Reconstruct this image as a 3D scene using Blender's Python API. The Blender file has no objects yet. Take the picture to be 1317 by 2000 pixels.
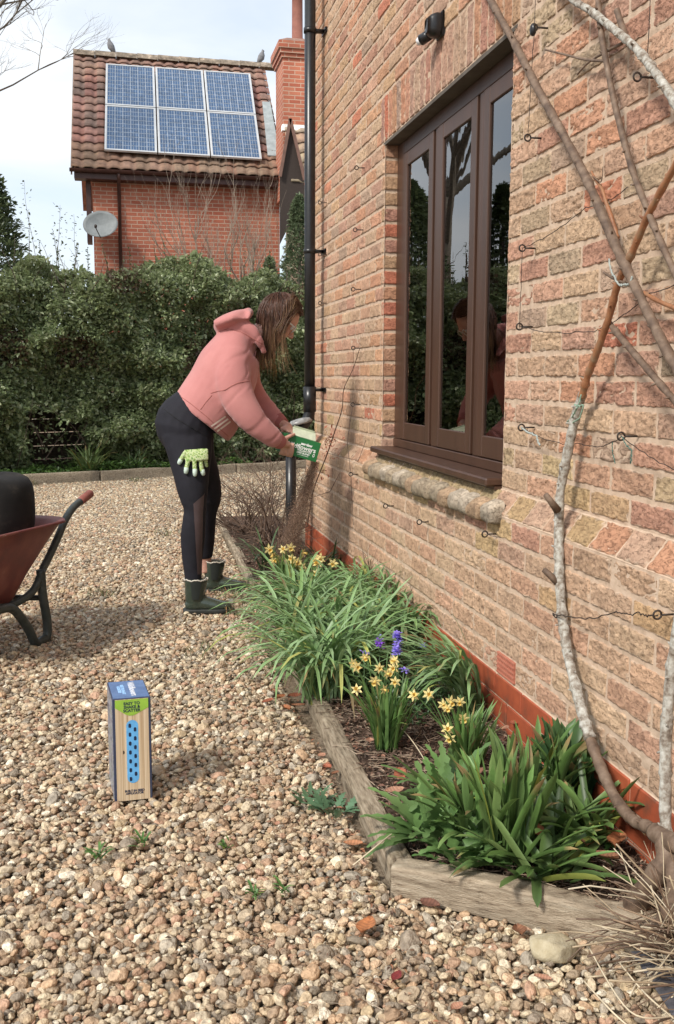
import bpy, math, random
import numpy as np
from mathutils import Vector, Matrix, Euler
random.seed(7); RNG=np.random.default_rng(11)
scene=bpy.context.scene
# ------------------------------------------------------------ camera
H=1.2; FPX=1950.0
pitch=math.atan(263/FPX); yaw=math.radians(12.0); roll=math.radians(0.27)
hd=Vector((math.sin(yaw),math.cos(yaw),0)); rt=Vector((math.cos(yaw),-math.sin(yaw),0)); zz=Vector((0,0,1))
fw=hd*math.cos(pitch)-zz*math.sin(pitch); u0=hd*math.sin(pitch)+zz*math.cos(pitch)
r1=rt*math.cos(roll)+u0*math.sin(roll); u1=u0*math.cos(roll)-rt*math.sin(roll)
cam_d=bpy.data.cameras.new("camera"); cam=bpy.data.objects.new("camera",cam_d); scene.collection.objects.link(cam)
M=Matrix((( r1.x,u1.x,-fw.x,0),(r1.y,u1.y,-fw.y,0),(r1.z,u1.z,-fw.z,H),(0,0,0,1)))
cam.matrix_world=M
cam_d.sensor_fit='VERTICAL'; cam_d.sensor_height=24.0; cam_d.lens=24.0*FPX/2000.0; cam_d.clip_end=500; cam_d.clip_start=0.05
scene.camera=cam
# ------------------------------------------------------------ light
SUN=Vector((-0.70,-0.52,0.80)).normalized()
world=bpy.data.worlds.new("World"); scene.world=world; world.use_nodes=True
nt=world.node_tree; nt.nodes.clear()
def wn(t,**k):
    n=nt.nodes.new(t)
    for a,b in k.items(): setattr(n,a,b)
    return n
wo=wn('ShaderNodeOutputWorld'); bg=wn('ShaderNodeBackground'); sky=wn('ShaderNodeTexSky')
sky.sky_type='NISHITA'; sky.sun_disc=False
sky.sun_elevation=math.asin(SUN.z); sky.sun_rotation=math.atan2(SUN.x,SUN.y); sky.air_density=1.0; sky.dust_density=1.5
tc=wn('ShaderNodeTexCoord'); mp=wn('ShaderNodeMapping'); mp.inputs['Scale'].default_value=(1.0,1.0,3.2)
nz=wn('ShaderNodeTexNoise'); nz.inputs['Scale'].default_value=2.3; nz.inputs['Detail'].default_value=7; nz.inputs['Roughness'].default_value=0.5; nz.inputs['Distortion'].default_value=0.35
cr=wn('ShaderNodeValToRGB'); cr.color_ramp.elements[0].position=0.33; cr.color_ramp.elements[1].position=0.60
cr.color_ramp.elements[0].color=(0.50,0.50,0.50,1)
cl=wn('ShaderNodeValToRGB'); cl.color_ramp.elements[0].position=0.38; cl.color_ramp.elements[1].position=0.72
cl.color_ramp.elements[0].color=(3.1,3.35,3.6,1); cl.color_ramp.elements[1].color=(4.5,4.65,4.8,1)
mx=wn('ShaderNodeMix',data_type='RGBA')
L=nt.links.new
L(tc.outputs['Generated'],mp.inputs[0]); L(mp.outputs[0],nz.inputs['Vector']); L(nz.outputs['Fac'],cr.inputs[0]); L(nz.outputs['Fac'],cl.inputs[0])
L(cr.outputs[0],mx.inputs['Factor']); L(sky.outputs[0],mx.inputs['A']); L(cl.outputs[0],mx.inputs['B'])
L(mx.outputs['Result'],bg.inputs['Color']); bg.inputs['Strength'].default_value=0.15; L(bg.outputs[0],wo.inputs[0])
sd=bpy.data.lights.new("sun",'SUN'); sd.energy=2.2; sd.angle=math.radians(10); sd.color=(1.0,0.95,0.87)
so=bpy.data.objects.new("sun",sd); scene.collection.objects.link(so); so.location=(-5,-4,8)
so.rotation_euler=SUN.to_track_quat('Z','Y').to_euler()
vs=scene.view_settings; vs.view_transform='Standard'; vs.look='None'; vs.gamma=1; vs.exposure=0.80; vs.use_curve_mapping=False
# ------------------------------------------------------------ helpers
def W(x,y,Y):   # point where the sight line of a measured photo position meets the vertical plane at depth Y
    d=fw+r1*((x-658.5)/FPX)-u1*((y-1000)/FPX); return Vector((0,0,H))+d*(Y/d.y)
def WX(x,y,X):
    d=fw+r1*((x-658.5)/FPX)-u1*((y-1000)/FPX); return Vector((0,0,H))+d*(X/d.x)
def WG(x,y,z=0.0):
    d=fw+r1*((x-658.5)/FPX)-u1*((y-1000)/FPX); return Vector((0,0,H))+d*((z-H)/d.z)
def _h(ix,iy,iz,s):
    n=(ix*374761393+iy*668265263+iz*2147483647+s*1274126177)&0xFFFFFFFF
    n=((n^(n>>13))*1274126177)&0xFFFFFFFF; n=(n^(n>>16))&0xFFFFFFFF
    n=(n*2246822519)&0xFFFFFFFF; n=n^(n>>15)
    return (n&0xFFFFFF)/float(0xFFFFFF)
def vn(P,s=0):
    P=np.asarray(P,float); I=np.floor(P).astype(np.int64); f=P-I; f=f*f*(3-2*f)
    x,y,z=I[...,0],I[...,1],I[...,2]; r=0
    for dx in (0,1):
        for dy in (0,1):
            for dz in (0,1):
                w=(f[...,0] if dx else 1-f[...,0])*(f[...,1] if dy else 1-f[...,1])*(f[...,2] if dz else 1-f[...,2])
                r=r+w*_h(x+dx,y+dy,z+dz,s)
    return r*2-1
def fbm(P,s=0,o=4):
    P=np.asarray(P,float); r=0; a=1
    for i in range(o): r=r+a*vn(P,s+i); P=P*2.03+7.1; a*=.5
    return r/1.9
def link(o,parent=None):
    scene.collection.objects.link(o)
    if parent is not None: o.parent=parent
    return o
def mesh(name,V,F,mat=None,parent=None,col=None,smooth=True,loc=None):
    """V: (n,3); F: list of arrays (m,k) or list of tuples"""
    me=bpy.data.meshes.new(name); V=np.asarray(V,np.float32)
    if isinstance(F,np.ndarray): F=[F]
    if len(F) and isinstance(F[0],np.ndarray):
        loops=np.concatenate([f.ravel() for f in F]).astype(np.int32)
        sizes=np.concatenate([np.full(len(f),f.shape[1]) for f in F]).astype(np.int32)
    else:
        loops=np.array([i for f in F for i in f],np.int32); sizes=np.array([len(f) for f in F],np.int32)
    starts=np.concatenate([[0],np.cumsum(sizes)[:-1]]).astype(np.int32)
    me.vertices.add(len(V)); me.vertices.foreach_set('co',V.ravel())
    me.loops.add(len(loops)); me.loops.foreach_set('vertex_index',loops)
    me.polygons.add(len(sizes)); me.polygons.foreach_set('loop_start',starts)
    me.polygons.foreach_set('use_smooth',np.full(len(sizes),smooth))
    if col is not None:
        a=me.attributes.new('col','FLOAT_COLOR','POINT'); c=np.ones((len(V),4),np.float32); c[:,:3]=col; a.data.foreach_set('color',c.ravel())
    me.update(calc_edges=True); me.validate()
    o=bpy.data.objects.new(name,me)
    if mat: me.materials.append(mat)
    link(o,parent)
    if loc is not None: o.location=loc
    return o
def tag(o,label=None,cat=None,group=None,kind=None):
    if label: o['label']=label
    if cat: o['category']=cat
    if group: o['group']=group
    if kind: o['kind']=kind
    return o
def empty(name,loc=(0,0,0),label=None,cat=None,group=None):
    o=bpy.data.objects.new(name,None); o.empty_display_size=.1; link(o); o.location=loc; tag(o,label,cat,group); return o
class B:
    """collects geometry; vertices are given in world space, build() subtracts the parent's location"""
    def __init__(s): s.v=[]; s.f=[]; s.c=[]; s.n=0
    def add(s,V,F,c=None):
        V=np.asarray(V,float).reshape(-1,3); s.v.append(V)
        s.f+= [tuple(i+s.n for i in f) for f in F]
        s.c.append(np.tile(np.asarray(c if c is not None else (1,1,1),float),(len(V),1)) if c is None or np.ndim(c)==1 else np.asarray(c))
        s.n+=len(V); return s
    def box(s,lo,hi,c=None,bev=0.0,M=None):
        lo=np.array(lo,float); hi=np.array(hi,float)
        if bev>0:
            V=[];b=bev
            for sx in (0,1):
                for sy in (0,1):
                    for sz in (0,1):
                        p=np.array([hi[0] if sx else lo[0],hi[1] if sy else lo[1],hi[2] if sz else lo[2]]); sg=np.array([-1 if sx else 1,-1 if sy else 1,-1 if sz else 1])*b
                        V+= [p+sg*(0,1,1),p+sg*(1,0,1),p+sg*(1,1,0)]
            idx=lambda x,y,z,k:(x*4+y*2+z)*3+k
            F=[]
            for k in range(3):
                for t in (0,1):
                    q=[]
                    for a,b2 in ((0,0),(0,1),(1,1),(1,0)):
                        c3=[0,0,0]; c3[k]=t; o=[i for i in range(3) if i!=k]; c3[o[0]]=a; c3[o[1]]=b2; q.append(idx(*c3,k))
                    F.append(tuple(q))
            for k in range(3):
                o=[i for i in range(3) if i!=k]
                for a in (0,1):
                    for b2 in (0,1):
                        c0=[0,0,0]; c0[o[0]]=a; c0[o[1]]=b2; c1=list(c0); c1[k]=1
                        F.append((idx(*c0,o[0]),idx(*c1,o[0]),idx(*c1,o[1]),idx(*c0,o[1])))
            for x in (0,1):
                for y in (0,1):
                    for z in (0,1): F.append((idx(x,y,z,0),idx(x,y,z,1),idx(x,y,z,2)))
        else:
            V=[(hi[0] if x else lo[0],hi[1] if y else lo[1],hi[2] if z else lo[2]) for x in (0,1) for y in (0,1) for z in (0,1)]
            F=[(0,1,3,2),(4,6,7,5),(0,4,5,1),(2,3,7,6),(0,2,6,4),(1,5,7,3)]
        V=np.array(V)
        if M is not None: V=np.array([tuple(M@Vector(v)) for v in V])
        return s.add(V,F,c)
    def tube(s,pts,rad,n=8,c=None,cap=True,squash=None):
        pts=[Vector(p) for p in pts]; k=len(pts)
        if not hasattr(rad,'__len__'): rad=[rad]*k
        t0=(pts[1]-pts[0]).normalized(); nrm=t0.orthogonal().normalized(); V=[]
        for i,p in enumerate(pts):
            t=(pts[min(i+1,k-1)]-pts[max(i-1,0)]); t=t.normalized() if t.length>1e-9 else t0
            nrm=(nrm-t*nrm.dot(t)); nrm=nrm.normalized() if nrm.length>1e-6 else t.orthogonal().normalized(); bn=t.cross(nrm)
            for j in range(n):
                a=2*math.pi*j/n; V.append(p+(nrm*math.cos(a)+bn*math.sin(a))*rad[i])
        F=[(i*n+j,i*n+(j+1)%n,(i+1)*n+(j+1)%n,(i+1)*n+j) for i in range(k-1) for j in range(n)]
        if cap: F+= [tuple(range(n))[::-1],tuple((k-1)*n+j for j in range(n))]
        return s.add([tuple(v) for v in V],F,c)
    def blade(s,base,az,L,w,e0,e1,n=6,fold=.25,c=None,twist=0,tipw=0.0,midw=1.0):
        """strap leaf: starts at elevation e0 (rad), ends at e1"""
        p=Vector(base); V=[];F=[]; cc=[]
        side=Vector((-math.sin(az+twist),math.cos(az+twist),0))
        for i in range(n+1):
            t=i/n; e=e0+(e1-e0)*t**1.3
            d=Vector((math.cos(az)*math.cos(e),math.sin(az)*math.cos(e),math.sin(e)))
            up=d.cross(side)
            if up.z<0 and abs(e)<1.4: up=-up
            ww=w*.5*(min(1,.55+t*2.5))*(1-tipw*t)*(1 if t<.72 else max(.04,math.sqrt(max(0,1-((t-.72)/.28)**2))))
            V+= [p-side*ww+up*ww*fold,p.copy(),p+side*ww+up*ww*fold]
            p=p+d*(L/n)
            if i<n:
                a=i*3; F+= [(a,a+1,a+4,a+3),(a+1,a+2,a+5,a+4)]
        if c is not None:
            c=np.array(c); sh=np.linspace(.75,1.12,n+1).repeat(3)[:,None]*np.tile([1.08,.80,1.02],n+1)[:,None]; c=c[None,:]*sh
            if random.random()<.22: k_=random.choice((1,2)); c[-3*k_:]=np.array((.33,.24,.11))*random.uniform(.6,1.3)
            elif random.random()<.06: c=c*np.array([[1.9,1.25,.9]])
        return s.add([tuple(v) for v in V],F,c)
    def build(s,name,mat,parent=None,smooth=True):
        V=np.concatenate(s.v); 
        if parent is not None:
            off=np.zeros(3); q=parent
            while q is not None: off+=np.array(q.location); q=q.parent
            V=V-off
        return mesh(name,V,s.f,mat,parent,np.concatenate(s.c),smooth)
def scatter(name,TV,TF,P,R,S,mat,col=None,parent=None,smooth=False):
    """many copies of a template: P (n,3), R (n,3,3), S (n,) or (n,3)"""
    TV=np.asarray(TV,float); n=len(P); S=np.asarray(S,float)
    if S.ndim==1: S=S[:,None]*np.ones((1,3))
    V=np.einsum('nij,nkj->nki',R,TV[None]*S[:,None,:])+np.asarray(P)[:,None,:]
    F=[]
    ks={}
    for f in TF: ks.setdefault(len(f),[]).append(f)
    for k,fs in ks.items(): F.append((np.array(fs)[None]+(np.arange(n)*len(TV))[:,None,None]).reshape(-1,k))
    c=None if col is None else np.repeat(np.asarray(col),len(TV),axis=0)
    V=V.reshape(-1,3)
    if parent is not None: V=V-np.array(parent.location)
    return mesh(name,V,F,mat,parent,c,smooth)
def rotm(n,tilt=None,rng=RNG):
    """random rotations; columns are local axes"""
    q=rng.normal(size=(n,4)); q/=np.linalg.norm(q,axis=1)[:,None]; w,x,y,z=q.T
    return np.stack([np.stack([1-2*(y*y+z*z),2*(x*y-z*w),2*(x*z+y*w)],-1),np.stack([2*(x*y+z*w),1-2*(x*x+z*z),2*(y*z-x*w)],-1),np.stack([2*(x*z-y*w),2*(y*z+x*w),1-2*(x*x+y*y)],-1)],1)
def roteul(ex,ey,ez):
    cx,sx,cy,sy,cz,sz=np.cos(ex),np.sin(ex),np.cos(ey),np.sin(ey),np.cos(ez),np.sin(ez)
    return np.stack([np.stack([cz*cy,cz*sy*sx-sz*cx,cz*sy*cx+sz*sx],-1),np.stack([sz*cy,sz*sy*sx+cz*cx,sz*sy*cx-cz*sx],-1),np.stack([-sy,cy*sx,cy*cx],-1)],1)
# ------------------------------------------------------------ materials
def pm(name,ramp=None,scale=5,detail=5,attr=False,rough=.8,bump=.0,bs=60,bd=.003,metal=0,spec=.5,rand=0,stretch=(1,1,1),trans=0,coat=0,rr=None,interp='LINEAR',sheen=0):
    m=bpy.data.materials.new(name); m.use_nodes=True; t=m.node_tree; n=t.nodes; l=t.links.new
    p=n['Principled BSDF']; p.inputs['Roughness'].default_value=rough; p.inputs['Metallic'].default_value=metal
    p.inputs['Specular IOR Level'].default_value=spec; p.inputs['Coat Weight'].default_value=coat; p.inputs['Sheen Weight'].default_value=sheen
    tcn=n.new('ShaderNodeTexCoord'); mpn=n.new('ShaderNodeMapping'); mpn.inputs['Scale'].default_value=stretch; l(tcn.outputs['Object'],mpn.inputs[0])
    out=None
    if ramp:
        no=n.new('ShaderNodeTexNoise'); no.inputs['Scale'].default_value=scale; no.inputs['Detail'].default_value=detail; no.inputs['Roughness'].default_value=.62
        l(mpn.outputs[0],no.inputs['Vector']); r=n.new('ShaderNodeValToRGB'); r.color_ramp.interpolation=interp; l(no.outputs['Fac'],r.inputs[0])
        e=r.color_ramp.elements
        while len(e)<len(ramp): e.new(.5)
        for i,(a,b) in enumerate(ramp): e[i].position=a; e[i].color=(*b,1)
        out=r.outputs[0]
    if attr:
        at=n.new('ShaderNodeAttribute'); at.attribute_name='col'
        if out is None: out=at.outputs['Color']
        else:
            mm=n.new('ShaderNodeMix'); mm.data_type='RGBA'; mm.blend_type='MULTIPLY'; mm.inputs['Factor'].default_value=1
            l(at.outputs['Color'],mm.inputs['A']); l(out,mm.inputs['B']); out=mm.outputs['Result']
    if rand:
        oi=n.new('ShaderNodeObjectInfo'); hs=n.new('ShaderNodeHueSaturation'); mr=n.new('ShaderNodeMapRange')
        mr.inputs['To Min'].default_value=1-rand; mr.inputs['To Max'].default_value=1+rand; l(oi.outputs['Random'],mr.inputs[0]); l(mr.outputs[0],hs.inputs['Value']); l(out,hs.inputs['Color']); out=hs.outputs[0]
    l(out,p.inputs['Base Color'])
    if bump:
        nb=n.new('ShaderNodeTexNoise'); nb.inputs['Scale'].default_value=bs; nb.inputs['Detail'].default_value=6; nb.inputs['Roughness'].default_value=.65; l(mpn.outputs[0],nb.inputs['Vector'])
        bp=n.new('ShaderNodeBump'); bp.inputs['Strength'].default_value=bump; bp.inputs['Distance'].default_value=bd; l(nb.outputs['Fac'],bp.inputs['Height']); l(bp.outputs[0],p.inputs['Normal'])
    if rr and ramp:
        mr2=n.new('ShaderNodeMapRange'); mr2.inputs['To Min'].default_value=rr[0]; mr2.inputs['To Max'].default_value=rr[1]; l(no.outputs['Fac'],mr2.inputs[0]); l(mr2.outputs[0],p.inputs['Roughness'])
    if trans:
        tr=n.new('ShaderNodeBsdfTranslucent'); ms=n.new('ShaderNodeMixShader'); ms.inputs[0].default_value=trans; l(out,tr.inputs[0]); l(p.outputs[0],ms.inputs[1]); l(tr.outputs[0],ms.inputs[2]); l(ms.outputs[0],n['Material Output'].inputs[0])
    return m
def flat(name,c,rough=.6,**k): return pm(name,[(.35,tuple(x*.88 for x in c)),(.65,tuple(min(1,x*1.1) for x in c))],k.pop('scale',30),rough=rough,**k)
ONE=[(.3,(.78,.78,.78)),(.7,(1.18,1.18,1.18))]
M_brick=pm('brick_face',[(.25,(.58,.53,.51)),(.40,(.90,.87,.85)),(.58,(1.05,1.04,1.02)),(.75,(1.25,1.23,1.18))],55,detail=9,attr=True,rough=.95,bump=1.0,bs=150,bd=.0045,spec=.2)
_t=M_brick.node_tree; _n=_t.nodes; _l=_t.links.new; _p=_n['Principled BSDF']; _src=_p.inputs['Base Color'].links[0].from_socket
_c=_n.new('ShaderNodeTexCoord'); _m=_n.new('ShaderNodeMapping'); _m.inputs['Scale'].default_value=(1,.55,1.3); _l(_c.outputs['Object'],_m.inputs[0])
_a=_n.new('ShaderNodeTexNoise'); _a.inputs['Scale'].default_value=95; _a.inputs['Detail'].default_value=6; _a.inputs['Roughness'].default_value=.7; _a.inputs['Distortion'].default_value=.8; _l(_m.outputs[0],_a.inputs['Vector'])
_r=_n.new('ShaderNodeValToRGB'); _r.color_ramp.elements[0].position=.36; _r.color_ramp.elements[0].color=(.42,.37,.34,1); _r.color_ramp.elements[1].position=.47; _r.color_ramp.elements[1].color=(1.04,1.04,1.03,1); _l(_a.outputs['Fac'],_r.inputs[0])
_x=_n.new('ShaderNodeMix'); _x.data_type='RGBA'; _x.blend_type='MULTIPLY'; _x.inputs['Factor'].default_value=.30; _l(_src,_x.inputs['A']); _l(_r.outputs[0],_x.inputs['B']); _l(_x.outputs['Result'],_p.inputs['Base Color'])
_b0=_p.inputs['Normal'].links[0].from_node; _b=_n.new('ShaderNodeBump'); _b.inputs['Strength'].default_value=.8; _b.inputs['Distance'].default_value=.005; _l(_r.outputs[0],_b.inputs['Height']); _l(_b.outputs[0],_b0.inputs['Normal'])
M_mortar=pm('mortar',[(.3,(.42,.31,.225)),(.5,(.55,.41,.30)),(.72,(.63,.49,.375))],30,rough=.97,bump=.9,bs=260,bd=.0022,spec=.15)
M_tc=pm('terracotta',[(.32,(.13,.065,.04)),(.44,(.33,.075,.034)),(.6,(.42,.10,.042)),(.75,(.46,.16,.085))],7,detail=8,rough=.55,bump=.15,bs=90)
M_frame=pm('brown_frame',[(.3,(.052,.025,.015)),(.7,(.078,.037,.022))],14,detail=6,rough=.42,bump=.08,bs=300,bd=.001,stretch=(1,1,.08))
M_lead=pm('dark_lintel',[(.3,(.07,.055,.04)),(.7,(.13,.11,.09))],10,rough=.8)
M_black=pm('black_plastic',[(.3,(.008,.008,.009)),(.7,(.016,.016,.017))],20,rough=.32,bump=.03,bs=60)
M_iron=pm('dark_iron',[(.3,(.018,.014,.012)),(.7,(.05,.032,.022))],90,rough=.65,bump=.4,bs=400,bd=.001)
M_soil=pm('soil',[(.28,(.028,.018,.013)),(.5,(.075,.048,.034)),(.75,(.15,.10,.075))],45,detail=8,rough=.97,bump=1,bs=120,bd=.012,spec=.15)
M_dust=pm('gravel_bed',[(.28,(.13,.095,.06)),(.5,(.26,.20,.14)),(.75,(.42,.34,.25))],60,detail=8,rough=.97,bump=1,bs=140,bd=.012,spec=.15)
# ------------------------------------------------------------ brick laying
def lay(bricks,b,res=(24,10)):
    """bricks: (origin, U dir, V dir, N dir, L, h, colour, kind) ; adds one rough brick each"""
    for (o,U,V,N,Ln,h,c,rf) in bricks:
        nu=max(6,int(res[0]*Ln/.215)); nv=max(5,int(res[1]*h/.065)); 
        u=np.linspace(0,1,nu); v=np.linspace(0,1,nv)
        ed=.0035
        u=np.concatenate([[0],u*0+np.clip(u,ed/Ln,1-ed/Ln),[1]]); v=np.concatenate([[0],np.clip(v,ed/h,1-ed/h),[1]])
        UU,VV=np.meshgrid(u,v,indexing='ij'); a=UU*Ln; d=VV*h
        o=np.array(o,float); U_=np.array(U,float); V_=np.array(V,float); N_=np.array(N,float)
        P=o+a[...,None]*U_+d[...,None]*V_
        sd=random.random()*90
        fq=random.uniform(.45,1.5); am=random.uniform(.45,1.35); Q=np.stack([a*26*fq+sd,d*60*fq+sd*.7,a*0+sd*1.3],-1)
        n1=fbm(Q,3,4); Q2=np.stack([a*60+sd,d*150+sd,a*0+sd],-1); n2=vn(Q2,9)
        crease=np.clip(.17-np.abs(fbm(np.stack([a*12+sd,d*34-sd,a*0+sd],-1),21,3)),0,1)/.17
        e=np.minimum(np.minimum(a,Ln-a),np.minimum(d,h-d)); er=.0036*(1-np.clip(e/.0065,0,1))**2
        hgt=rf*am*(.0024*n1+.0020*n2+.0012*vn(np.stack([a*150,d*230+sd,a*0+sd],-1),13)-.0040*crease**1.5*(random.random()<.45))-er+random.uniform(-.0016,.0016)
        ring=np.zeros_like(UU,bool); ring[0,:]=ring[-1,:]=ring[:,0]=ring[:,-1]=True
        hgt=np.where(ring,-.016,hgt)
        wob=np.stack([vn(np.stack([a*18+sd,d*70,a*0+5],-1),31),vn(np.stack([a*70,d*18+sd,a*0+9],-1),37)],-1)*.0021*rf
        P=P+hgt[...,None]*N_+wob[...,:1]*U_+wob[...,1:]*V_
        nu2,nv2=UU.shape; idx=np.arange(nu2*nv2).reshape(nu2,nv2)
        F=np.stack([idx[:-1,:-1],idx[1:,:-1],idx[1:,1:],idx[:-1,1:]],-1).reshape(-1,4)
        if np.dot(np.cross(U_,V_),N_)<0: F=F[:,::-1]
        cc=np.array(c)[None,:]*np.clip(1+.17*fbm(Q*.22,5,3)+.10*n1,.4,1.6).reshape(-1,1)*(1-.22*np.clip(crease,0,1)*(rf>.5)).reshape(-1,1)
        sm=np.clip((.0035+.0065*vn(np.stack([a*45+sd,d*60,a*0+2],-1),44)+.0035*vn(np.stack([a*12+sd,d*14,a*0+6],-1),45)-np.where(ring,0,e))/.004,0,1).reshape(-1,1)*.85
        cc=cc*(1-sm)+np.array([(.56,.44,.335)])*sm
        b['v'].append(P.reshape(-1,3)); b['f'].append(F+b['n']); b['c'].append(cc); b['n']+=nu2*nv2
def newb(): return dict(v=[],f=[],c=[],n=0)
def fin(b,name,mat,parent): 
    V=np.concatenate(b['v'])-np.array(parent.location)
    return mesh(name,V,[np.concatenate(b['f'])],mat,parent,np.concatenate(b['c']))
PINK=[(.49,.27,.20),(.50,.29,.215),(.45,.24,.18),(.51,.32,.235),(.53,.28,.19),(.46,.29,.22),(.43,.25,.195),(.50,.34,.245),(.53,.27,.175),(.40,.28,.22)]
BUFF=[(.49,.32,.225),(.50,.345,.24),(.51,.32,.22),(.46,.30,.21),(.52,.36,.25),(.49,.29,.205),(.48,.32,.23)]
OCH=[(.46,.32,.18),(.48,.31,.18),(.43,.32,.19),(.50,.33,.20),(.42,.31,.20)]
ORG=[(.50,.27,.17),(.52,.29,.18),(.47,.27,.18),(.50,.32,.20)]
RED=[(.52,.19,.12),(.48,.18,.12),(.53,.22,.14)]
def bcol(y,z):
    r=random.random()
    if z>.9:
        pb=.38+.22*math.sin(y*1.7+z*2.1)*math.sin(z*3-y)
        if z<1.35: pb+=.12
        if r<.028: c=random.choice(RED)
        elif r<.045+pb*.55: c=random.choice(BUFF)
        elif r<.82: c=random.choice(PINK)
        else: c=random.choice(ORG) if y>3.3 else random.choice([(.36,.27,.20),(.42,.31,.22),(.47,.25,.19),(.45,.34,.24)])
    elif z>.62: c=random.choice(OCH+BUFF+PINK[:3])
    elif z>.45: c=random.choice(BUFF+BUFF+OCH[:2]+PINK[:2]+PINK[5:6])
    else: c=random.choice(BUFF+BUFF+BUFF+[(.45,.26,.19)])
    k=random.uniform(.94,1.10)*1.14; m=sum(c)/3; return tuple((q*.88+m*.12)*k*w for q,w in zip(c,(1.03,1.01,.92)))
# ------------------------------------------------------------ the near house
DX=1.26; PX=1.20; Z0=.225; CH=.75; CT=.825; OT=2.325; OY0,OY1=3.22,4.86; YE=6.68; TOPZ=4.2; YS=-.6
house=empty('brick_house',(DX,OY0,0),'rustic pinkish brick house wall with brown three pane window, close on the right','house')
nb=newb(); nf=newb()
def course(z,X,rows,y0,y1,N=(-1,0,0),shift=0,length=.225,hh=.065,colf=None,hole=None,rf=1):
    y=y0-shift
    while y<y1:
        a,b2=max(y,y0)+.005,min(y+length,y1)-.005
        segs=[(a,b2)]
        if hole:
            segs=[]
            if a<hole[0]: segs.append((a,min(b2,hole[0]-.004)))
            if b2>hole[1]: segs.append((max(a,hole[1]+.004),b2))
        for s,e in segs:
            if e-s<.02: continue
            near=s<3.6
            bk=((X,s,z+.005),(0,1,0),(0,0,1),N,e-s,hh,(colf or bcol)(s,z),rf)
            if s<1.0 or z>3.6: lay([bk],nf,(8,5))
            else: lay([bk],nb,(42,17) if near else (22,9))
        y+=length
k=0; z=CT
while z<TOPZ:
    zc=z+.03; hole=None
    if CT-.01<zc<OT+.225-.02: hole=(OY0,OY1) if zc<OT else (OY0-.06,OY1+.06)
    course(z,DX,None,YS,YE,shift=(0,.1125,.0,.1125,.05)[k%5] if False else (.1125*(k%2)),hole=hole); z+=.075; k+=1
for k in range(7): course(Z0+k*.075,PX,None,YS,YE,shift=.1125*(k%2)+.03,hole=(2.905,3.055) if k==0 else None)
# soldier course over the window
y=OY0-.055
while y<OY1+.05:
    r=random.random(); c=random.choice(PINK+ORG+RED[:1]); lay([((DX,y+.004,OT+.006),(0,1,0),(0,0,1),(-1,0,0),.066,.213,c,1)],nb,(60,8)); y+=.0745
# jamb bricks
for k in range(20):
    z=CT+k*.075+.005
    c=random.choice(RED+ORG+PINK[:4]); lay([((DX+.0015,OY1+.001,z),(1,0,0),(0,0,1),(0,-1,0),.085,.065,c,.8)],nb,(40,9))
    lay([((DX+.0015,OY0-.001,z),(1,0,0),(0,0,1),(0,1,0),.085,.065,c,.8)],nb,(30,6))
wall=fin(nb,'wall',M_brick,house)
# far part of the same brickwork goes in the same mesh object family: outer stretch
outer=fin(nf,'outer_wall',M_brick,house)
# mortar backing with the window opening left free
def patch(b,X,y0,y1,z0,z1,st=.03,off=.004,amp=.0022,N=-1):
    ny=max(2,int((y1-y0)/st)); nz=max(2,int((z1-z0)/st)); Y,Z=np.meshgrid(np.linspace(y0,y1,ny),np.linspace(z0,z1,nz),indexing='ij')
    P=np.stack([X+off+amp*fbm(np.stack([Y*40,Z*40,Y*0+1],-1),3,2),Y,Z],-1); idx=np.arange(ny*nz).reshape(ny,nz)
    F=np.stack([idx[:-1,:-1],idx[:-1,1:],idx[1:,1:],idx[1:,:-1]],-1).reshape(-1,4)
    b['v'].append(P.reshape(-1,3)); b['f'].append(F+b['n']); b['c'].append(np.ones((ny*nz,3))); b['n']+=ny*nz
mb=newb()
patch(mb,DX,YS,OY0,CT-.01,TOPZ); patch(mb,DX,OY1,YE,CT-.01,TOPZ); patch(mb,DX,OY0,OY1,OT+.004,TOPZ); patch(mb,PX,YS,YE,Z0-.02,CH)
fin(mb,'mortar',M_mortar,house)
for yy in (OY1+.006,OY0-.006): jm=B(); jm.add([(DX+.006,yy,CT),(DX+.09,yy,CT),(DX+.09,yy,OT),(DX+.006,yy,OT)],[(0,1,2,3)]); jm.build('jamb_mortar',M_mortar,house)
# plinth slope
cb=newb(); y=YS
VS=Vector((DX-PX,0,CT-CH)); Ls=VS.length; VS.normalize(); NS=(-VS.z,0,VS.x)
while y<YE:
    for _ in (0,):
        c=random.choice(OCH[:2]+BUFF+ORG[:2]+[(.46,.33,.22)]) if not (OY0-.1<y<OY1) else random.choice([(.40,.31,.18),(.44,.33,.19),(.38,.30,.19)])
        e=min(y+.152,YE)-.009
        lay([((PX,y,CH+.004),(0,1,0),tuple(VS),NS,e-y,Ls-.006,tuple(c),1.2)],cb,(36,12) if 1<y<5 else (12,6))
    y+=.152
fin(cb,'plinth_slope',M_brick,house)
mm=B(); mm.add([(PX+.003,YS,CH),(PX+.003,YE,CH),(DX+.003,YE,CT-.001),(DX+.003,YS,CT-.001)],[(0,1,2,3)]); mm.build('plinth_bedding',M_mortar,house)
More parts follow.
